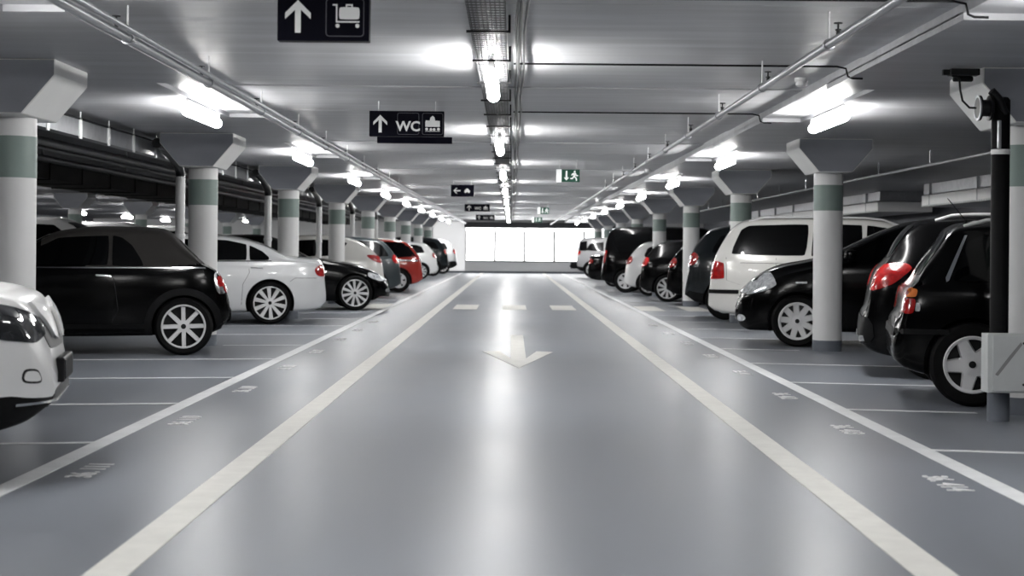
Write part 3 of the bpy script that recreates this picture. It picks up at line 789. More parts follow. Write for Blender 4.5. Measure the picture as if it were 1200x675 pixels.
def generic(kind, paint, **k):
    """family of body shapes for the rows; x runs from the tail to the nose"""
    if kind == 'hatch':
        S = dict(L=4.0, W=1.72, rear_axle=.68, front_axle=3.2,
                 top=[(0, .52), (.02, .72), (.06, .93), (.12, 1.02), (.22, 1.17), (.42, 1.37), (.6, 1.43), (1.2, 1.47), (1.9, 1.45), (2.25, 1.36), (2.95, 1.0), (3.6, .87), (3.9, .68), (4, .48)],
                 belt=[(0, .5), (.08, .85), (.3, .97), (2.9, .9), (3.6, .78), (4, .42)], bot=[(0, .34), (.2, .24), (.5, .2), (3.5, .19), (3.85, .22), (4, .3)], mirror=(2.65, 1.02))
        S['panels'] = [('side_window', 'glass', 'side', [(.52, 1.02), (.62, 1.26), (.8, 1.33), (1.35, 1.36), (1.35, .99)], dict(round=.2)),
                       ('side_window', 'glass', 'side', [(1.4, .985), (1.4, 1.36), (2.0, 1.33), (2.62, .97)], dict(round=.15)),
                       ('rear_window', 'glass', 'rear', [(-.6, 1.07), (.6, 1.07), (.5, 1.36), (-.5, 1.36)], dict(round=.2)),
                       ('windscreen', 'glass', 'front', [(-.66, 1.03), (.66, 1.03), (.54, 1.38), (-.54, 1.38)], dict(round=.15))]
        S['panels'] += lamps(tail=[(.58, .82), (.78, .82), (.76, 1.02), (.6, 1.05)], tail_side=[(.03, .82), (.2, .84), (.26, 1.0), (.1, 1.02)], head=[(.45, .62), (.75, .64), (.7, .76), (.42, .72)], head_side=[(3.6, .7), (3.88, .6), (3.85, .7), (3.62, .8)])
    elif kind == 'van':
        S = dict(L=4.8, W=1.88, rear_axle=.72, front_axle=3.7, rt=.33, rr=.215,
                 top=[(0, .5), (.02, .8), (.06, 1.1), (.13, 1.5), (.22, 1.74), (.38, 1.84), (1, 1.88), (2.8, 1.86), (3.2, 1.74), (4.0, 1.18), (4.6, .95), (4.75, .7), (4.8, .5)],
                 belt=[(0, .5), (.1, .95), (.25, 1.08), (3.9, 1.05), (4.5, .85), (4.8, .45)], bot=[(0, .36), (.25, .26), (.5, .22), (4.4, .22), (4.7, .25), (4.8, .34)], mirror=(3.5, 1.15), tumble=.2)
        S['panels'] = [('side_window', 'glass', 'side', [(.3, 1.14), (.36, 1.66), (1.3, 1.7), (1.3, 1.13)], dict(round=.12)),
                       ('side_window', 'glass', 'side', [(1.38, 1.13), (1.38, 1.7), (2.9, 1.68), (3.6, 1.14)], dict(round=.1)),
                       ('rear_window', 'glass', 'rear', [(-.66, 1.15), (.66, 1.15), (.6, 1.68), (-.6, 1.68)], dict(round=.15)),
                       ('windscreen', 'glass', 'front', [(-.72, 1.2), (.72, 1.2), (.62, 1.74), (-.62, 1.74)], dict(round=.15))]
        S['panels'] += lamps(tail=[(.66, .85), (.84, .85), (.82, 1.2), (.7, 1.2)], tail_side=[(.02, .82), (.14, .82), (.16, 1.15), (.07, 1.2)], head=[(.5, .7), (.85, .72), (.8, .86), (.48, .84)])
    elif kind == 'suv':
        S = dict(L=4.5, W=1.84, rear_axle=.72, front_axle=3.55, rt=.345, rr=.225,
                 top=[(0, .5), (.02, .72), (.06, 1.0), (.13, 1.23), (.26, 1.43), (.44, 1.6), (.8, 1.68), (1.5, 1.71), (2.1, 1.69), (2.5, 1.58), (3.2, 1.12), (4.1, .98), (4.4, .76), (4.5, .5)],
                 belt=[(0, .5), (.1, 1.0), (.3, 1.12), (3.1, 1.03), (4.1, .88), (4.5, .45)], bot=[(0, .42), (.2, .3), (.5, .24), (4.0, .24), (4.35, .28), (4.5, .38)], mirror=(2.95, 1.12), clad_row=11)
        S['panels'] = [('side_window', 'glass', 'side', [(.46, 1.17), (.62, 1.47), (1.4, 1.56), (1.4, 1.13)], dict(round=.15)),
                       ('side_window', 'glass', 'side', [(1.46, 1.125), (1.46, 1.56), (2.2, 1.53), (2.9, 1.1)], dict(round=.15)),
                       ('rear_window', 'glass', 'rear', [(-.64, 1.2), (.64, 1.2), (.55, 1.56), (-.55, 1.56)], dict(round=.2)),
                       ('windscreen', 'glass', 'front', [(-.62, 1.2), (.62, 1.2), (.56, 1.56), (-.56, 1.56)], dict(round=.15))]
        S['panels'] += lamps(tail=[(.6, .92), (.83, .92), (.8, 1.16), (.68, 1.18)], tail_side=[(.03, .94), (.18, .95), (.27, 1.12), (.12, 1.19)], head=[(.5, .72), (.85, .74), (.8, .88), (.48, .84)], head_side=[(4.1, .8), (4.36, .7), (4.34, .82), (4.12, .92)])
    elif kind == 'sedan':
        S = dict(L=4.55, W=1.8, rear_axle=.88, front_axle=3.66, rt=.325, rr=.24, tumble=.42,
                 top=[(0, .55), (.015, .72), (.04, .95), (.09, 1.02), (.3, 1.045), (.58, 1.07), (.94, 1.24), (1.27, 1.345), (1.7, 1.40), (2.2, 1.415), (2.6, 1.38), (2.85, 1.29), (3.35, 1.0), (4.0, .88), (4.35, .75), (4.5, .58), (4.55, .46)],
                 belt=[(0, .5), (.06, .88), (.3, .94), (.6, .965), (3.2, .92), (4.0, .8), (4.4, .6), (4.55, .42)], bot=[(0, .34), (.12, .24), (.4, .2), (3.9, .17), (4.4, .19), (4.55, .26)], mirror=(2.95, 1.0))
        S['panels'] = [('side_window', 'glass', 'side', [(.9, .995), (.9, 1.04), (1.0, 1.13), (1.2, 1.23), (1.2, .99)], dict(round=.15)),
                       ('side_window', 'glass', 'side', [(1.24, .99), (1.24, 1.24), (1.55, 1.3), (2.0, 1.32), (2.0, .985)], dict(round=.1)),
                       ('side_window', 'glass', 'side', [(2.06, .985), (2.06, 1.32), (2.45, 1.29), (3.1, .97)], dict(round=.12)),
                       ('rear_window', 'glass', 'rear', [(-.6, 1.1), (.6, 1.1), (.5, 1.34), (-.5, 1.34)], dict(round=.2)),
                       ('windscreen', 'glass', 'front', [(-.66, 1.03), (.66, 1.03), (.52, 1.35), (-.52, 1.35)], dict(round=.15))]
        S['panels'] += lamps(tail=[(.5, .74), (.8, .74), (.78, .92), (.5, .9)], tail_side=[(.015, .73), (.17, .76), (.2, .88), (.06, .94)], head=[(.45, .58), (.76, .6), (.72, .7), (.42, .66)], head_side=[(4.02, .68), (4.4, .58), (4.38, .64), (4.05, .77)])
    S['paint'] = paint; S['wheel'] = TEN
    S['panels'] += [('bumper_strip', 'cladding', 'rear', [(-.62, .42), (.62, .42), (.62, .47), (-.62, .47)], dict(cell=.1)),
                    ('door_handle', 'chrome', 'side', [(1.0, .86), (1.18, .87), (1.18, .885), (1.0, .88)], dict(off=.02, cell=.06))]
    S.update(k); return S

def gap_lines(*lines):
    """thin dark joints between body panels, each a narrow strip along a polyline"""
    out = []
    for ln in lines:
        up = [(x - .003, z) for x, z in ln]; dn = [(x + .003, z) for x, z in ln]
        if abs(ln[0][0] - ln[-1][0]) > abs(ln[0][1] - ln[-1][1]):
            up = [(x, z + .003) for x, z in ln]; dn = [(x, z - .003) for x, z in ln]
        out.append(('panel_gap', 'black', 'side', up + dn[::-1], dict(off=.0015, cell=.12, depth=.006)))
    return out
RL = math.pi + HEAD      # left row, tail towards the lane
NL = HEAD                # left row, nose towards the lane
RR_ = -HEAD              # right row, tail towards the lane
NR = math.pi - HEAD      # right row, nose towards the lane

# --- white SUV, nose in from the left edge
S = generic('suv', 'p_white', W=1.82, wheel=TEN, ref='front_axle')
S['L'] = 4.4; S['front_axle'] = 3.5
S['top'] = [(0, .5), (.02, .72), (.06, 1.0), (.2, 1.3), (.5, 1.58), (1.2, 1.62), (2.0, 1.6), (2.5, 1.48), (3.2, 1.12), (3.7, 1.05), (4.05, 1.0), (4.22, .96), (4.32, .86), (4.37, .72), (4.4, .55)]
S['belt'] = [(0, .5), (.1, 1.0), (.3, 1.08), (3.1, 1.0), (3.9, .93), (4.2, .84), (4.4, .48)]
S['bot'] = [(0, .42), (.2, .3), (.5, .24), (3.7, .24), (4.0, .25), (4.25, .3), (4.4, .4)]
S['plan'] = [(0, .76), (.16, .92), (.5, .985), (1, 1), (3.5, 1), (3.9, .975), (4.12, .91), (4.27, .78), (4.36, .62), (4.4, .48)]
S['clad_z'] = None; S['clad_row'] = 12
S['panels'] = [p for p in S['panels'] if p[0] not in ('headlamp', 'bumper_strip')] + [
    ('headlamp', 'dark_lens', 'front', [(.44, .74), (.6, .7), (.86, .74), (.88, .9), (.7, .9), (.48, .83)], dict(both=True, round=.3, cell=.03, off=.01)),
    ('grille', 'black', 'front', [(-.42, .66), (.42, .66), (.5, .84), (-.5, .84)], dict(round=.2, cell=.05)),
    ('grille_wing', 'p_white', 'front', [(.12, .86), (.5, .9), (.46, .84), (.26, .72), (.14, .7)], dict(both=True, off=.022, cell=.03)),
    ('lower_grille', 'black', 'front', [(-.5, .36), (.5, .36), (.44, .46), (-.44, .46)], dict(round=.3, cell=.06)),
    ('fog_lamp_recess', 'black', 'front', [(.58, .5), (.72, .51), (.71, .585), (.61, .575)], dict(both=True, round=.4, cell=.03, off=.002)),
    ('fog_lamp_cover', 'p_white', 'front', [(.592, .512), (.71, .52), (.7, .573), (.62, .565)], dict(both=True, round=.4, cell=.03, off=.005)),
    ('chrome_lip', 'chrome', 'front', [(-.74, .4), (.74, .4), (.74, .412), (-.74, .412)], dict(cell=.06, off=.012))]
S['panels'] += gap_lines([(4.1, .97), (3.9, .8), (3.82, .62)])
def l1_extra(t, bvh, S):
    bm = bmesh.new(); box(bm, S['L'] / 2 - .01, S['L'] / 2 + .035, -.27, .27, .48, .61, .01)
    mesh_obj('number_plate_holder', bm, M['black'], t)
    bm = bmesh.new(); box(bm, S['L'] / 2 + .034, S['L'] / 2 + .039, -.25, .25, .495, .595, .001); mesh_obj('number_plate', bm, M['cladding'], t)
S['extra'] = l1_extra
nose = Vector((-2.43, 8.75, 0)); wc = Matrix.Rotation(NL, 3, 'Z') @ Vector((-(S['L'] - S['front_axle']), -S['W'] / 2 * .985, 0))
build_car('white_suv', 'white SUV nosing in from the left frame edge with dark headlamp and black plate holder', S, NL, nose + wc, -1)

# --- black convertible
S = dict(L=3.72, W=1.69, rear_axle=.5, front_axle=2.97, rt=.318, rr=.238, gap=.03, paint='p_black', wheel=MULTI8, tumble=.3,
         top=[(0, .6), (.02, .68), (.07, .82), (.14, .92), (.24, .985), (.28, 1.01), (.42, 1.14), (.56, 1.275), (.67, 1.375), (.75, 1.402), (.95, 1.415), (1.4, 1.42), (1.85, 1.37), (2.05, 1.29), (2.5, .99), (2.7, .94), (3.3, .87), (3.6, .74), (3.72, .5)],
         belt=[(0, .55), (.08, .8), (.2, .935), (.3, .962), (2.55, .935), (3.3, .8), (3.72, .46)], bot=[(0, .4), (.12, .28), (.35, .22), (3.2, .2), (3.55, .24), (3.72, .34)],
         mirror=(2.4, 1.02), mirror_mat='chrome', softtop=(.27, 2.02, lambda x: .98 if x > .45 else 1.0), arch_trim=[.5, 2.97], arch_w=.075,
         clad_row=8)
S['panels'] = [('side_window', 'glass', 'side', [(.93, .975), (.97, 1.06), (1.06, 1.2), (1.17, 1.285), (1.27, 1.31), (1.27, .98)], dict(round=.1, off=.008)),
               ('side_window', 'glass', 'side', [(1.31, .98), (1.31, 1.31), (1.85, 1.28), (2.42, .985)], dict(round=.1, off=.008)),
               ('windscreen', 'glass', 'front', [(-.62, 1.02), (.62, 1.02), (.52, 1.32), (-.52, 1.32)], dict(round=.15, off=.008)),
               ('rear_window', 'glass', 'rear', [(-.45, 1.07), (.45, 1.07), (.4, 1.27), (-.4, 1.27)], dict(round=.3, off=.008)),
               ('belt_trim', 'chrome', 'side', [(.22, .955), (.22, .966), (2.5, .958), (2.5, .945)], dict(off=.012, cell=.08)),
               ('door_handle', 'chrome', 'side', [(1.27, .855), (1.27, .875), (1.44, .885), (1.44, .865)], dict(off=.03, cell=.05, round=.3)),
               ('side_indicator', 'clear_lens', 'side', [(2.6, .7), (2.6, .725), (2.78, .725), (2.78, .7)], dict(off=.01, cell=.05)),
               ('sill_trim', 'cladding', 'side', [(.86, .3), (.86, .345), (2.6, .335), (2.6, .29)], dict(off=.01, cell=.12)),
               ('tail_lamp_surround', 'chrome', 'side', [(.04, .68), (.13, .67), (.17, .78), (.18, .91), (.12, .915), (.06, .82)], dict(round=.5, off=.006, cell=.03)),
               ('tail_lamp', 'red_lens', 'side', [(.07, .76), (.12, .75), (.14, .8), (.15, .87), (.11, .87), (.08, .82)], dict(round=.5, off=.014, cell=.03)),
               ('tail_lamp', 'red_lens', 'rear', [(.56, .68), (.72, .68), (.72, .88), (.6, .88)], dict(round=.5, off=.012, cell=.03, both=True)),
               ('headlamp', 'clear_lens', 'front', [(.42, .62), (.66, .62), (.66, .8), (.46, .8)], dict(round=.6, both=True, cell=.03)),
               ('rear_bumper_trim', 'cladding', 'rear', [(-.6, .36), (.6, .36), (.6, .5), (-.6, .5)], dict(round=.2, off=.02, cell=.06))]
S['panels'] += gap_lines([(1.3, .95), (1.24, .8), (1.2, .5), (1.26, .36)], [(.3, .95), (.26, .85)])
build_car('black_convertible', 'black convertible with dark brown soft top and silver eight-spoke wheels', S, RL, (-3.6, 17.75), 1)

# --- silver-white sedan
S = generic('sedan', 'p_silver', wheel=TEN, rt=.33, rr=.255)
S['panels'] += gap_lines([(1.22, .96), (1.2, .8), (1.3, .62), (1.32, .3)], [(2.04, .97), (2.0, .6), (2.04, .3)], [(.06, .72), (.5, .72), (.58, .66)], [(3.12, .95), (3.1, .5)])
S['panels'] += [('window_trim', 'black', 'side', [(.86, .975), (.86, .988), (3.15, .965), (3.15, .952)], dict(off=.007, cell=.12)),
                ('exhaust_recess', 'cladding', 'rear', [(.3, .26), (.6, .26), (.6, .34), (.3, .34)], dict(both=True, round=.3, cell=.05))]
build_car('white_sedan', 'silver-white sedan parked tail out beyond the black convertible and empty bays', S, RL, (-3.75, 25.1), 1)

# --- black sedan, nose out
S = generic('sedan', 'p_black', wheel=TWELVE, ref='front_axle', rt=.335, rr=.255)
S['L'] = 4.75; S['front_axle'] = 4.05; S['W'] = 1.84
S['top'] = [(0, .55), (.015, .72), (.04, .95), (.09, 1.03), (.3, 1.07), (.62, 1.1), (.95, 1.25), (1.3, 1.37), (1.7, 1.43), (2.2, 1.445), (2.5, 1.4), (2.75, 1.3), (3.2, 1.03), (3.6, .97), (4.05, .9), (4.4, .78), (4.6, .68), (4.71, .58), (4.75, .44)]
S['belt'] = [(0, .5), (.06, .9), (.3, .97), (.6, .98), (3.1, .94), (3.8, .84), (4.4, .66), (4.6, .56), (4.75, .4)]
S['plan'] = [(0, .76), (.05, .84), (.16, .92), (.5, .985), (1.0, 1), (3.8, 1), (4.25, .97), (4.5, .89), (4.67, .75), (4.75, .6)]
S['panels'] = [p for p in S['panels'] if p[0] != 'headlamp'] + lamps(head=[(.42, .56), (.8, .6), (.8, .7), (.42, .65)], head_side=[(4.28, .64), (4.62, .54), (4.62, .63), (4.45, .7), (4.3, .74)])
S['panels'] += [('grille', 'black', 'front', [(-.34, .5), (.34, .5), (.36, .64), (-.36, .64)], dict(round=.3, cell=.05)),
                ('fog_lamp', 'clear_lens', 'front', [(.55, .34), (.72, .35), (.7, .42), (.56, .42)], dict(both=True, round=.5, cell=.03)),
                ('side_vent', 'chrome', 'side', [(3.28, .72), (3.28, .74), (3.5, .745), (3.5, .725)], dict(cell=.05, off=.008))]
build_car('black_sedan', 'black sedan parked nose out just beyond the silver-white sedan', S, NL, (-2.99, 30.9), -1)

# --- further left row
def row(name, label, S, head, tail_x, y, near):
    """place by the tail (or nose) of the car at x = tail_x and the near-side ground y"""
    L = S['L']; ax = S['rear_axle'] if head in (RL, RR_) else L - S['front_axle']
    s = -1 if tail_x < 0 else 1
    S['ref'] = 'rear_axle' if head in (RL, RR_) else 'front_axle'
    build_car(name, label, S, head, (tail_x + s * ax * math.cos(HEAD), y), near)
S = generic('hatch', 'p_warm', rear_axle=.75, tumble=.36)
S['top'] = [(0, .55), (.02, .75), (.07, .97), (.14, 1.04), (.3, 1.2), (.62, 1.38), (.9, 1.45), (1.3, 1.49), (1.9, 1.47), (2.25, 1.38), (2.95, 1.02), (3.6, .88), (3.9, .68), (4, .48)]
S['panels'] = [p for p in S['panels'] if p[0] not in ('side_window', 'tail_lamp')] + [
    ('side_window', 'glass', 'side', [(1.05, 1.03), (.85, 1.3), (1.0, 1.36), (1.5, 1.38), (1.5, 1.0)], dict(round=.1)),
    ('side_window', 'glass', 'side', [(1.55, .995), (1.55, 1.38), (2.0, 1.35), (2.62, .98)], dict(round=.15))]
S['panels'] += lamps(tail=[(.5, .86), (.78, .86), (.76, 1.02), (.56, 1.03)], tail_side=[(.02, .86), (.18, .86), (.42, 1.0), (.4, 1.05), (.12, 1.02)])
row('white_hatchback', 'warm white hatchback with a red pointed tail lamp behind the nose-out black sedan', S, RL, -2.85, 36.3, 1)
S = generic('hatch', 'p_slate', wheel=SIX)
S['panels'] = [p for p in S['panels'] if p[0] != 'side_window'] + [
    ('side_window', 'glass', 'side', [(.3, 1.0), (.46, 1.26), (.66, 1.36), (1.35, 1.38), (1.35, .96)], dict(round=.12)),
    ('side_window', 'glass', 'side', [(1.4, .96), (1.4, 1.38), (2.0, 1.34), (2.62, .96)], dict(round=.15))]
row('grey_hatchback', 'slate grey hatchback between the warm white hatchback and the small red car', S, RL, -2.62, 38.5, 1)
S = generic('hatch', 'p_red', wheel=SIX, rr=.2)
S['panels'] = [p for p in S['panels'] if p[0] not in ('side_window', 'rear_window')] + [
    ('side_window', 'glass', 'side', [(.2, .98), (.42, 1.28), (.6, 1.36), (1.35, 1.37), (1.35, .9)], dict(round=.1)),
    ('side_window', 'glass', 'side', [(1.4, .92), (1.4, 1.37), (2.0, 1.34), (2.62, .94)], dict(round=.12)),
    ('roof_highlight', 'p_white', 'top', [(.62, -.5), (2.0, -.5), (2.0, .5), (.62, .5)], dict(round=.2, cell=.12)),  # bright highlight on the red roof, put in as white paint
    ('shoulder_highlight', 'chrome', 'side', [(.1, .84), (.1, .88), (.9, .9), (1.3, .86), (1.3, .83), (.9, .86)], dict(cell=.08, off=.01)),  # reflection along the shoulder, drawn as a chrome strip
    ('rear_window', 'glass', 'rear', [(-.64, 1.0), (.64, 1.0), (.54, 1.38), (-.54, 1.38)], dict(round=.2))]
row('red_hatchback', 'small red hatchback with silver wheel beyond the slate grey hatchback', S, RL, -2.4, 43.95, 1)
S = generic('hatch', 'p_silver')
row('silver_hatchback', 'silver hatchback with red lamp directly beyond the small red hatchback', S, RL, -2.66, 47.5, 1)
S = generic('hatch', 'p_white', L=4.0)
row('white_hatchback', 'clean white hatchback far down the left row with red corner lamp', S, RL, -2.84, 62.3, 1)
S = generic('suv', 'p_darkgrey')
row('dark_suv', 'dark car far down the left row between two pale cars', S, RL, -2.7, 69.9, 1)
S = generic('suv', 'p_silver', clad_row=13)
row('silver_suv', 'silver SUV with black bumper, last of the left row by the white end wall', S, RL, -2.55, 76.2, 1)

# --- right row: nearest black estate
S = dict(L=4.5, W=1.76, rear_axle=.6, front_axle=3.4, rt=.33, rr=.222, gap=.04, paint='p_black', wheel=FIVE, tumble=.34, spin=R(-18),
         top=[(0, .58), (.015, .68), (.06, .74), (.09, .9), (.16, .97), (.25, 1.12), (.38, 1.31), (.45, 1.41), (.55, 1.45), (1.2, 1.48), (2.2, 1.46), (2.6, 1.38), (3.2, 1.0), (4.1, .86), (4.4, .7), (4.5, .45)],
         belt=[(0, .5), (.07, .7), (.1, .86), (.2, .93), (3.2, .9), (4.1, .76), (4.5, .4)], bot=[(0, .36), (.1, .28), (.4, .22), (4.1, .2), (4.4, .22), (4.5, .3)], mirror=(2.95, 1.0),
         plan=[(0, .84), (.03, .9), (.1, .94), (.3, .97), (.8, 1), (3.4, 1), (4.0, .96), (4.3, .86), (4.44, .73), (4.5, .6)])
S['panels'] = [('side_window', 'glass', 'side', [(.44, .98), (.58, 1.3), (.75, 1.36), (1.35, 1.37), (1.35, .97)], dict(round=.12)),
               ('side_window', 'glass', 'side', [(1.4, .97), (1.4, 1.37), (2.3, 1.34), (2.95, .95)], dict(round=.12)),
               ('window_trim', 'chrome', 'side', [(.4, .97), (.395, 1.0), (.55, 1.34), (.57, 1.34), (.42, .98)], dict(off=.008, cell=.06)),
               ('rear_window', 'glass', 'rear', [(-.6, 1.02), (.6, 1.02), (.52, 1.36), (-.52, 1.36)], dict(round=.15)),
               ('windscreen', 'glass', 'front', [(-.64, 1.0), (.64, 1.0), (.52, 1.36), (-.52, 1.36)], dict(round=.15)),
               ('tail_lamp', 'red_lens', 'side', [(.06, .72), (.15, .72), (.17, .84), (.08, .84)], dict(round=.3, off=.008, cell=.025)),
               ('turn_lamp', 'amber_lens', 'side', [(.085, .85), (.17, .85), (.185, .91), (.11, .93)], dict(round=.3, off=.008, cell=.025)),
               ('reversing_lamp', 'clear_lens', 'side', [(.16, .74), (.2, .74), (.2, .8), (.17, .81)], dict(round=.3, off=.008, cell=.02)),
               ('tail_lamp', 'red_lens', 'rear', [(.5, .72), (.78, .72), (.78, .92), (.52, .92)], dict(round=.3, off=.008, cell=.03, both=True)),
               ('bumper_strip', 'cladding', 'side', [(.02, .56), (.02, .6), (.42, .6), (.42, .56)], dict(off=.012, cell=.06)),
               ('bumper_strip', 'cladding', 'rear', [(-.7, .54), (.7, .54), (.7, .6), (-.7, .6)], dict(off=.014, cell=.08)),
               ('headlamp', 'clear_lens', 'front', [(.4, .58), (.72, .58), (.7, .72), (.42, .72)], dict(round=.3, both=True, cell=.03)),
               ('door_handle', 'p_black', 'side', [(1.2, .82), (1.2, .85), (1.4, .855), (1.4, .825)], dict(off=.025, cell=.05, round=.3))]
S['panels'] += gap_lines([(1.37, .95), (1.35, .6), (1.3, .3)])
def roof_gear(z, x0, x1, w, ant=None, m='alloy'):
    def f(t, bvh, S):
        L = S['L']
        for s in (-1, 1):
            bm = bmesh.new()
            n = 10
            pts = []
            for i in range(n + 1):
                x = x0 + (x1 - x0) * i / n
                hit = bvh.ray_cast(Vector((x - L / 2, s * w, 4)), Vector((0, 0, -1)))
                pts.append((x - L / 2, s * w, hit[0].z + (.035 if 0 < i < n else .0)))
            tube(bm, pts, .016, 8); mesh_obj('roof_rail', bm, M[m], t, 50)
        if ant:
            x, dx, dz = ant
            hit = bvh.ray_cast(Vector((x - L / 2, 0, 4)), Vector((0, 0, -1)))
            bm = bmesh.new(); tube(bm, [hit[0] - Vector((0, 0, .01)), hit[0] + Vector((dx * .1, 0, dz * .1))], .012, 8); tube(bm, [hit[0] + Vector((dx * .08, 0, dz * .08)), hit[0] + Vector((dx, 0, dz))], .004, 6)
            mesh_obj('antenna', bm, M['black'], t, 50)
    return f
S['extra'] = roof_gear(1.46, .55, 2.3, .52, (.62, -.16, .2))
build_car('black_estate_car', 'black estate car with five-spoke wheel behind the grey box and black pole', S, RR_, (3.6, 12.6), -1)

# --- black hatch with large red lamp
S = generic('hatch', 'p_black', L=4.3, W=1.79, rear_axle=.66, front_axle=3.45, rt=.325, rr=.22, wheel=FIVE, tumble=.3)
S['top'] = [(0, .45), (.015, .62), (.05, .68), (.08, .82), (.14, 1.03), (.23, 1.13), (.36, 1.34), (.47, 1.47), (.6, 1.53), (1.2, 1.57), (2.0, 1.55), (2.4, 1.44), (3.15, 1.06), (3.95, .9), (4.2, .72), (4.3, .48)]
S['belt'] = [(0, .42), (.06, .64), (.1, .85), (.25, 1.02), (3.1, .95), (3.9, .8), (4.3, .42)]
S['bot'] = [(0, .33), (.1, .25), (.35, .2), (3.8, .2), (4.15, .23), (4.3, .32)]
S['panels'] = [('side_window', 'glass', 'side', [(.62, 1.1), (.72, 1.36), (.95, 1.43), (1.5, 1.45), (1.5, 1.05)], dict(round=.15)),
               ('side_window', 'glass', 'side', [(1.55, 1.05), (1.55, 1.45), (2.1, 1.42), (2.8, 1.02)], dict(round=.12)),
               ('rear_window', 'glass', 'rear', [(-.66, 1.15), (.66, 1.15), (.56, 1.47), (-.56, 1.47)], dict(round=.15, off=.006)),
               ('windscreen', 'glass', 'front', [(-.66, 1.08), (.66, 1.08), (.56, 1.46), (-.56, 1.46)], dict(round=.15)),
               ('tail_lamp', 'red_lens', 'side', [(.09, .82), (.3, .9), (.48, 1.05), (.42, 1.1), (.16, 1.09), (.11, 1.0)], dict(round=.25, off=.01, cell=.03)),
               ('tail_lamp', 'red_lens', 'rear', [(.52, .85), (.84, .84), (.84, 1.08), (.6, 1.08)], dict(round=.3, off=.01, cell=.03, both=True)),
               ('bumper_skirt', 'cladding', 'rear', [(-.8, .32), (.8, .32), (.8, .58), (-.8, .58)], dict(round=.15, off=.01, cell=.07)),
               ('rear_reflector', 'chrome', 'rear', [(.6, .34), (.74, .35), (.73, .4), (.62, .4)], dict(both=True, off=.018, cell=.04)),
               ('headlamp', 'clear_lens', 'front', [(.42, .62), (.78, .64), (.74, .78), (.42, .72)], dict(round=.3, both=True, cell=.03)),
               ('door_handle', 'p_black', 'side', [(1.0, .9), (1.0, .93), (1.2, .935), (1.2, .905)], dict(off=.025, cell=.05, round=.3))]
S['panels'] += gap_lines([(1.52, 1.0), (1.5, .6), (1.45, .3)])
S['extra'] = roof_gear(1.55, .7, 2.2, .52)
row('black_hatchback', 'black hatchback with a large red tail lamp beside the nearest black estate car', S, RR_, 3.34, 15.3, -1)

# --- black people carrier, nose out
S = generic('van', 'p_black', L=4.6, W=1.85, rear_axle=.75, front_axle=3.8, rt=.325, rr=.235, wheel=NINE, tumble=.3, mirror=(3.15, 1.16))
S['top'] = [(0, .5), (.02, .8), (.06, 1.1), (.2, 1.45), (.45, 1.6), (1.2, 1.66), (2.0, 1.65), (2.4, 1.6), (2.7, 1.5), (3.45, 1.17), (3.7, 1.1), (4.05, 1.03), (4.28, .93), (4.45, .8), (4.55, .68), (4.6, .52)]
S['belt'] = [(0, .5), (.1, .95), (.3, 1.05), (3.2, 1.03), (3.8, .93), (4.3, .72), (4.5, .6), (4.6, .45)]
S['bot'] = [(0, .36), (.25, .26), (.5, .22), (4.0, .19), (4.4, .19), (4.52, .24), (4.6, .34)]
S['plan'] = [(0, .76), (.16, .92), (.5, .985), (1, 1), (3.6, 1), (4.05, .97), (4.32, .88), (4.5, .73), (4.6, .55)]
S['panels'] = [p for p in S['panels'] if p[0] in ('tail_lamp', 'bumper_strip')] + [
    ('side_window', 'glass', 'side', [(.45, 1.1), (.55, 1.42), (1.3, 1.5), (1.3, 1.09)], dict(round=.12)),
    ('side_window', 'glass', 'side', [(1.36, 1.09), (1.36, 1.5), (2.2, 1.49), (2.25, 1.08)], dict(round=.1)),
    ('side_window', 'glass', 'side', [(2.32, 1.08), (2.3, 1.48), (2.65, 1.4), (3.2, 1.12), (3.1, 1.07)], dict(round=.1)),
    ('rear_window', 'glass', 'rear', [(-.64, 1.15), (.64, 1.15), (.56, 1.45), (-.56, 1.45)], dict(round=.15)),
    ('windscreen', 'glass', 'front', [(-.7, 1.2), (.7, 1.2), (.6, 1.54), (-.6, 1.54)], dict(round=.15)),
    ('headlamp', 'clear_lens', 'side', [(4.05, .78), (4.2, .7), (4.46, .64), (4.5, .72), (4.4, .84), (4.14, .95)], dict(round=.3, off=.008, cell=.03)),
    ('headlamp', 'clear_lens', 'front', [(.5, .66), (.84, .68), (.82, .88), (.58, .8)], dict(round=.3, both=True, off=.006, cell=.03)),
    ('grille', 'chrome', 'front', [(-.42, .62), (.42, .62), (.42, .64), (-.42, .64)], dict(off=.012, cell=.05)),
    ('grille', 'chrome', 'front', [(-.44, .68), (.44, .68), (.44, .7), (-.44, .7)], dict(off=.012, cell=.05)),
    ('fog_lamp', 'clear_lens', 'front', [(.56, .3), (.72, .31), (.71, .39), (.57, .39)], dict(both=True, round=.5, cell=.03)),
    ('side_indicator', 'clear_lens', 'side', [(3.68, .8), (3.68, .825), (3.82, .82), (3.82, .8)], dict(cell=.04, off=.006)),
    ('door_handle', 'chrome', 'side', [(2.4, .86), (2.4, .885), (2.56, .885), (2.56, .86)], dict(off=.02, cell=.05)),
    ('door_handle', 'chrome', 'side', [(1.4, .87), (1.4, .895), (1.56, .895), (1.56, .87)], dict(off=.02, cell=.05))]
S['panels'] += gap_lines([(3.3, 1.0), (3.3, .6), (3.2, .35)], [(2.28, 1.05), (2.26, .6), (2.3, .3)])
S['ref'] = 'front_axle'
build_car('black_people_carrier', 'black people carrier parked nose out behind the second right pillar', S, NR, (3.6, 20.35), 1)

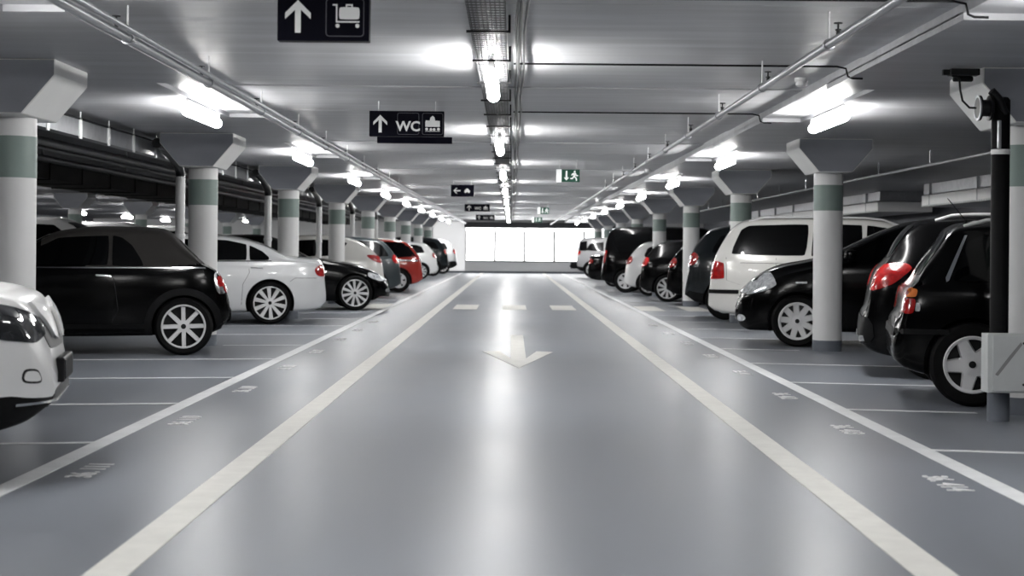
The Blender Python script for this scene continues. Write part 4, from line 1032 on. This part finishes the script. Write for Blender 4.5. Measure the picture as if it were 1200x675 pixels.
# --- white van
S = generic('van', 'p_warm', L=4.63, W=1.82, rear_axle=.86, front_axle=3.7, rt=.33, rr=.22, tumble=.26, mirror=(3.3, 1.15), wheel=TEN)
S['top'] = [(0, .52), (.015, .72), (.04, .92), (.07, 1.05), (.16, 1.28), (.28, 1.49), (.38, 1.61), (.52, 1.69), (.8, 1.735), (1.6, 1.75), (2.4, 1.74), (2.9, 1.66), (3.8, 1.13), (4.4, .92), (4.58, .7), (4.63, .5)]
S['belt'] = [(0, .48), (.05, .85), (.12, 1.05), (.25, 1.1), (3.7, 1.04), (4.3, .84), (4.63, .44)]
S['bot'] = [(0, .34), (.1, .27), (.4, .22), (4.2, .2), (4.5, .24), (4.63, .32)]
S['panels'] = [('side_window', 'glass', 'side', [(.34, 1.15), (.5, 1.53), (.62, 1.6), (1.55, 1.63), (1.5, 1.13)], dict(round=.12, off=.006)),
               ('side_window', 'glass', 'side', [(1.58, 1.13), (1.62, 1.63), (2.35, 1.62), (2.35, 1.11)], dict(round=.06, off=.006)),
               ('side_window', 'glass', 'side', [(2.42, 1.11), (2.42, 1.62), (2.8, 1.56), (3.5, 1.1)], dict(round=.1, off=.006)),
               ('rear_window', 'glass', 'rear', [(-.66, 1.12), (.66, 1.12), (.58, 1.56), (-.58, 1.56)], dict(round=.15)),
               ('windscreen', 'glass', 'front', [(-.7, 1.17), (.7, 1.17), (.6, 1.62), (-.6, 1.62)], dict(round=.15)),
               ('tail_lamp', 'red_lens', 'side', [(.05, .76), (.26, .77), (.25, 1.02), (.1, 1.05), (.06, .95)], dict(round=.2, off=.008, cell=.03)),
               ('tail_lamp', 'red_lens', 'rear', [(.64, .76), (.84, .76), (.8, 1.05), (.68, 1.05)], dict(round=.2, off=.008, cell=.03, both=True)),
               ('bumper_strip', 'cladding', 'side', [(.02, .54), (.02, .6), (.48, .6), (.48, .54)], dict(off=.012, cell=.06)),
               ('bumper_strip', 'cladding', 'rear', [(-.78, .54), (.78, .54), (.78, .6), (-.78, .6)], dict(off=.012, cell=.08)),
               ('bumper_strip', 'cladding', 'side', [(1.25, .5), (1.25, .56), (3.3, .55), (3.3, .49)], dict(off=.012, cell=.1)),
               ('headlamp', 'clear_lens', 'front', [(.5, .7), (.84, .72), (.8, .86), (.5, .82)], dict(round=.3, both=True, cell=.03)),
               ('fuel_flap', 'p_warm', 'side', [(.62, .82), (.82, .82), (.82, 1.0), (.62, 1.0)], dict(round=.4, off=.002, cell=.05)),
               ('door_handle', 'black', 'side', [(1.68, .94), (1.68, .965), (1.86, .965), (1.86, .94)], dict(off=.02, cell=.05))]
S['panels'] += gap_lines([(.28, 1.1), (.29, .75), (.5, .68)], [(1.05, 1.1), (1.05, .8)], [(1.56, 1.1), (1.5, .7), (1.5, .3)], [(2.38, 1.1), (2.38, .3)], [(.5, 1.02), (3.5, .99)])
def van_extra(t, bvh, S):
    roof_gear(1.75, .62, 2.9, .6, None, 'alloy')(t, bvh, S)
    bm = bmesh.new(); tube(bm, [(-S['L'] / 2 + .3, 0, .33), (-S['L'] / 2 - .02, 0, .3), (-S['L'] / 2 - .06, 0, .33)], .022, 8); mesh_obj('tow_bar', bm, M['black'], t, 50)
S['extra'] = van_extra
row('white_van', 'white van with roof rails and long dark side windows on the right', S, RR_, 3.05, 25.0, -1)

# --- the rest of the right row
S = generic('suv', 'p_darkgrey', tumble=.32)
S['extra'] = roof_gear(1.7, .8, 2.3, .55, None, 'black')
row('dark_suv', 'very dark slate SUV with red tail lamp just beyond the white van', S, RR_, 3.02, 28.2, -1)
S = generic('hatch', 'p_black', rr=.24, rt=.32, wheel=TEN)
row('black_hatchback', 'black hatchback with bright red lamp, partly behind the fourth right pillar', S, RR_, 3.4, 35.6, -1)
S = generic('hatch', 'p_black', rr=.24, rt=.32, wheel=TEN)
row('black_hatchback', 'black hatchback with silver wheel left of the fourth right pillar', S, RR_, 2.97, 37.75, -1)
S = generic('hatch', 'p_white')
row('white_hatchback', 'white hatchback mostly hidden between the black hatchback and the tall black van', S, RR_, 2.95, 42.6, -1)
S = generic('van', 'p_black', wheel=SIX)
row('black_van', 'tall black van with silver wheel far down the right row', S, RR_, 2.5, 45.6, -1)
S = generic('sedan', 'p_black')
row('black_sedan', 'low black sedan tail with red lamp just beyond the tall black van', S, RR_, 2.47, 53, -1)
S = generic('suv', 'p_grey', wheel=SIX, tumble=.2)
S['panels'] = [p for p in S['panels'] if p[0] != 'rear_window'] + [('rear_window', 'glass', 'rear', [(-.68, 1.1), (.68, 1.1), (.6, 1.58), (-.6, 1.58)], dict(round=.15)),
    ('side_window', 'glass', 'side', [(.16, 1.16), (.2, 1.54), (.5, 1.58), (.5, 1.15)], dict(round=.1))]
S['top'] = [(0, .5), (.02, .75), (.05, 1.1), (.1, 1.45), (.18, 1.66), (.35, 1.72), (1.5, 1.75), (2.1, 1.72), (2.5, 1.6), (3.1, 1.14), (4.1, 1.02), (4.4, .8), (4.5, .5)]
def back_bumper(t, bvh, S):
    bm = bmesh.new(); box(bm, -S['L'] / 2 - .22, -S['L'] / 2 + .1, -.8, .8, .38, .66, .05); box(bm, -S['L'] / 2 - .36, -S['L'] / 2 - .2, -.12, .12, .44, .54, .03); mesh_obj('rear_bumper', bm, M['cladding'], t, 40)
S['extra'] = back_bumper
row('silver_off_roader', 'pale grey off-roader with protruding black rear bumper, last in the right row', S, RR_, 2.72, 69.5, -1)
# neighbouring aisle, glimpsed over the black convertible
gS = generic('van', 'p_white'); first = None
for x, y in ((-12.6, 29.9), (-12.8, 37.3), (-13, 44.8), (-12.8, 52.3)):
    lab = 'pale van in the dim neighbouring aisle beyond the left bays'
    if first is None:
        build_car('white_van', lab, gS, RR_ * 0, (x, y), -1); first = COL.objects[-1]
        first = [o for o in COL.objects if o.get('label') == lab][0]; first['group'] = 'vans in the neighbouring aisle'
        off = Vector(first.location) - Vector((x, y, 0))
    else: dup(first, Vector((x, y, 0)) + off)

# ------------------------------------------------------------------ camera, world, view
w = bpy.data.worlds.new('World'); SC.world = w; w.use_nodes = True
w.node_tree.nodes['Background'].inputs[0].default_value = (.5, .53, .6, 1); w.node_tree.nodes['Background'].inputs[1].default_value = .0
cd = bpy.data.cameras.new('camera'); cam = bpy.data.objects.new('camera', cd); COL.objects.link(cam)
cam.location = (0, 0, 1.2); cam.rotation_euler = (math.pi / 2, -.009, 0)
cd.sensor_width = 36; cd.lens = 36 * 1894 / 1200; cd.shift_y = -45.5 / 1200; cd.clip_end = 300
cd.dof.use_dof = True; cd.dof.focus_distance = 14; cd.dof.aperture_fstop = 3.2
SC.camera = cam
SC.view_settings.view_transform = 'Standard'; SC.view_settings.look = 'None'; SC.view_settings.gamma = 1
SC.view_settings.use_curve_mapping = False; SC.view_settings.exposure = .13
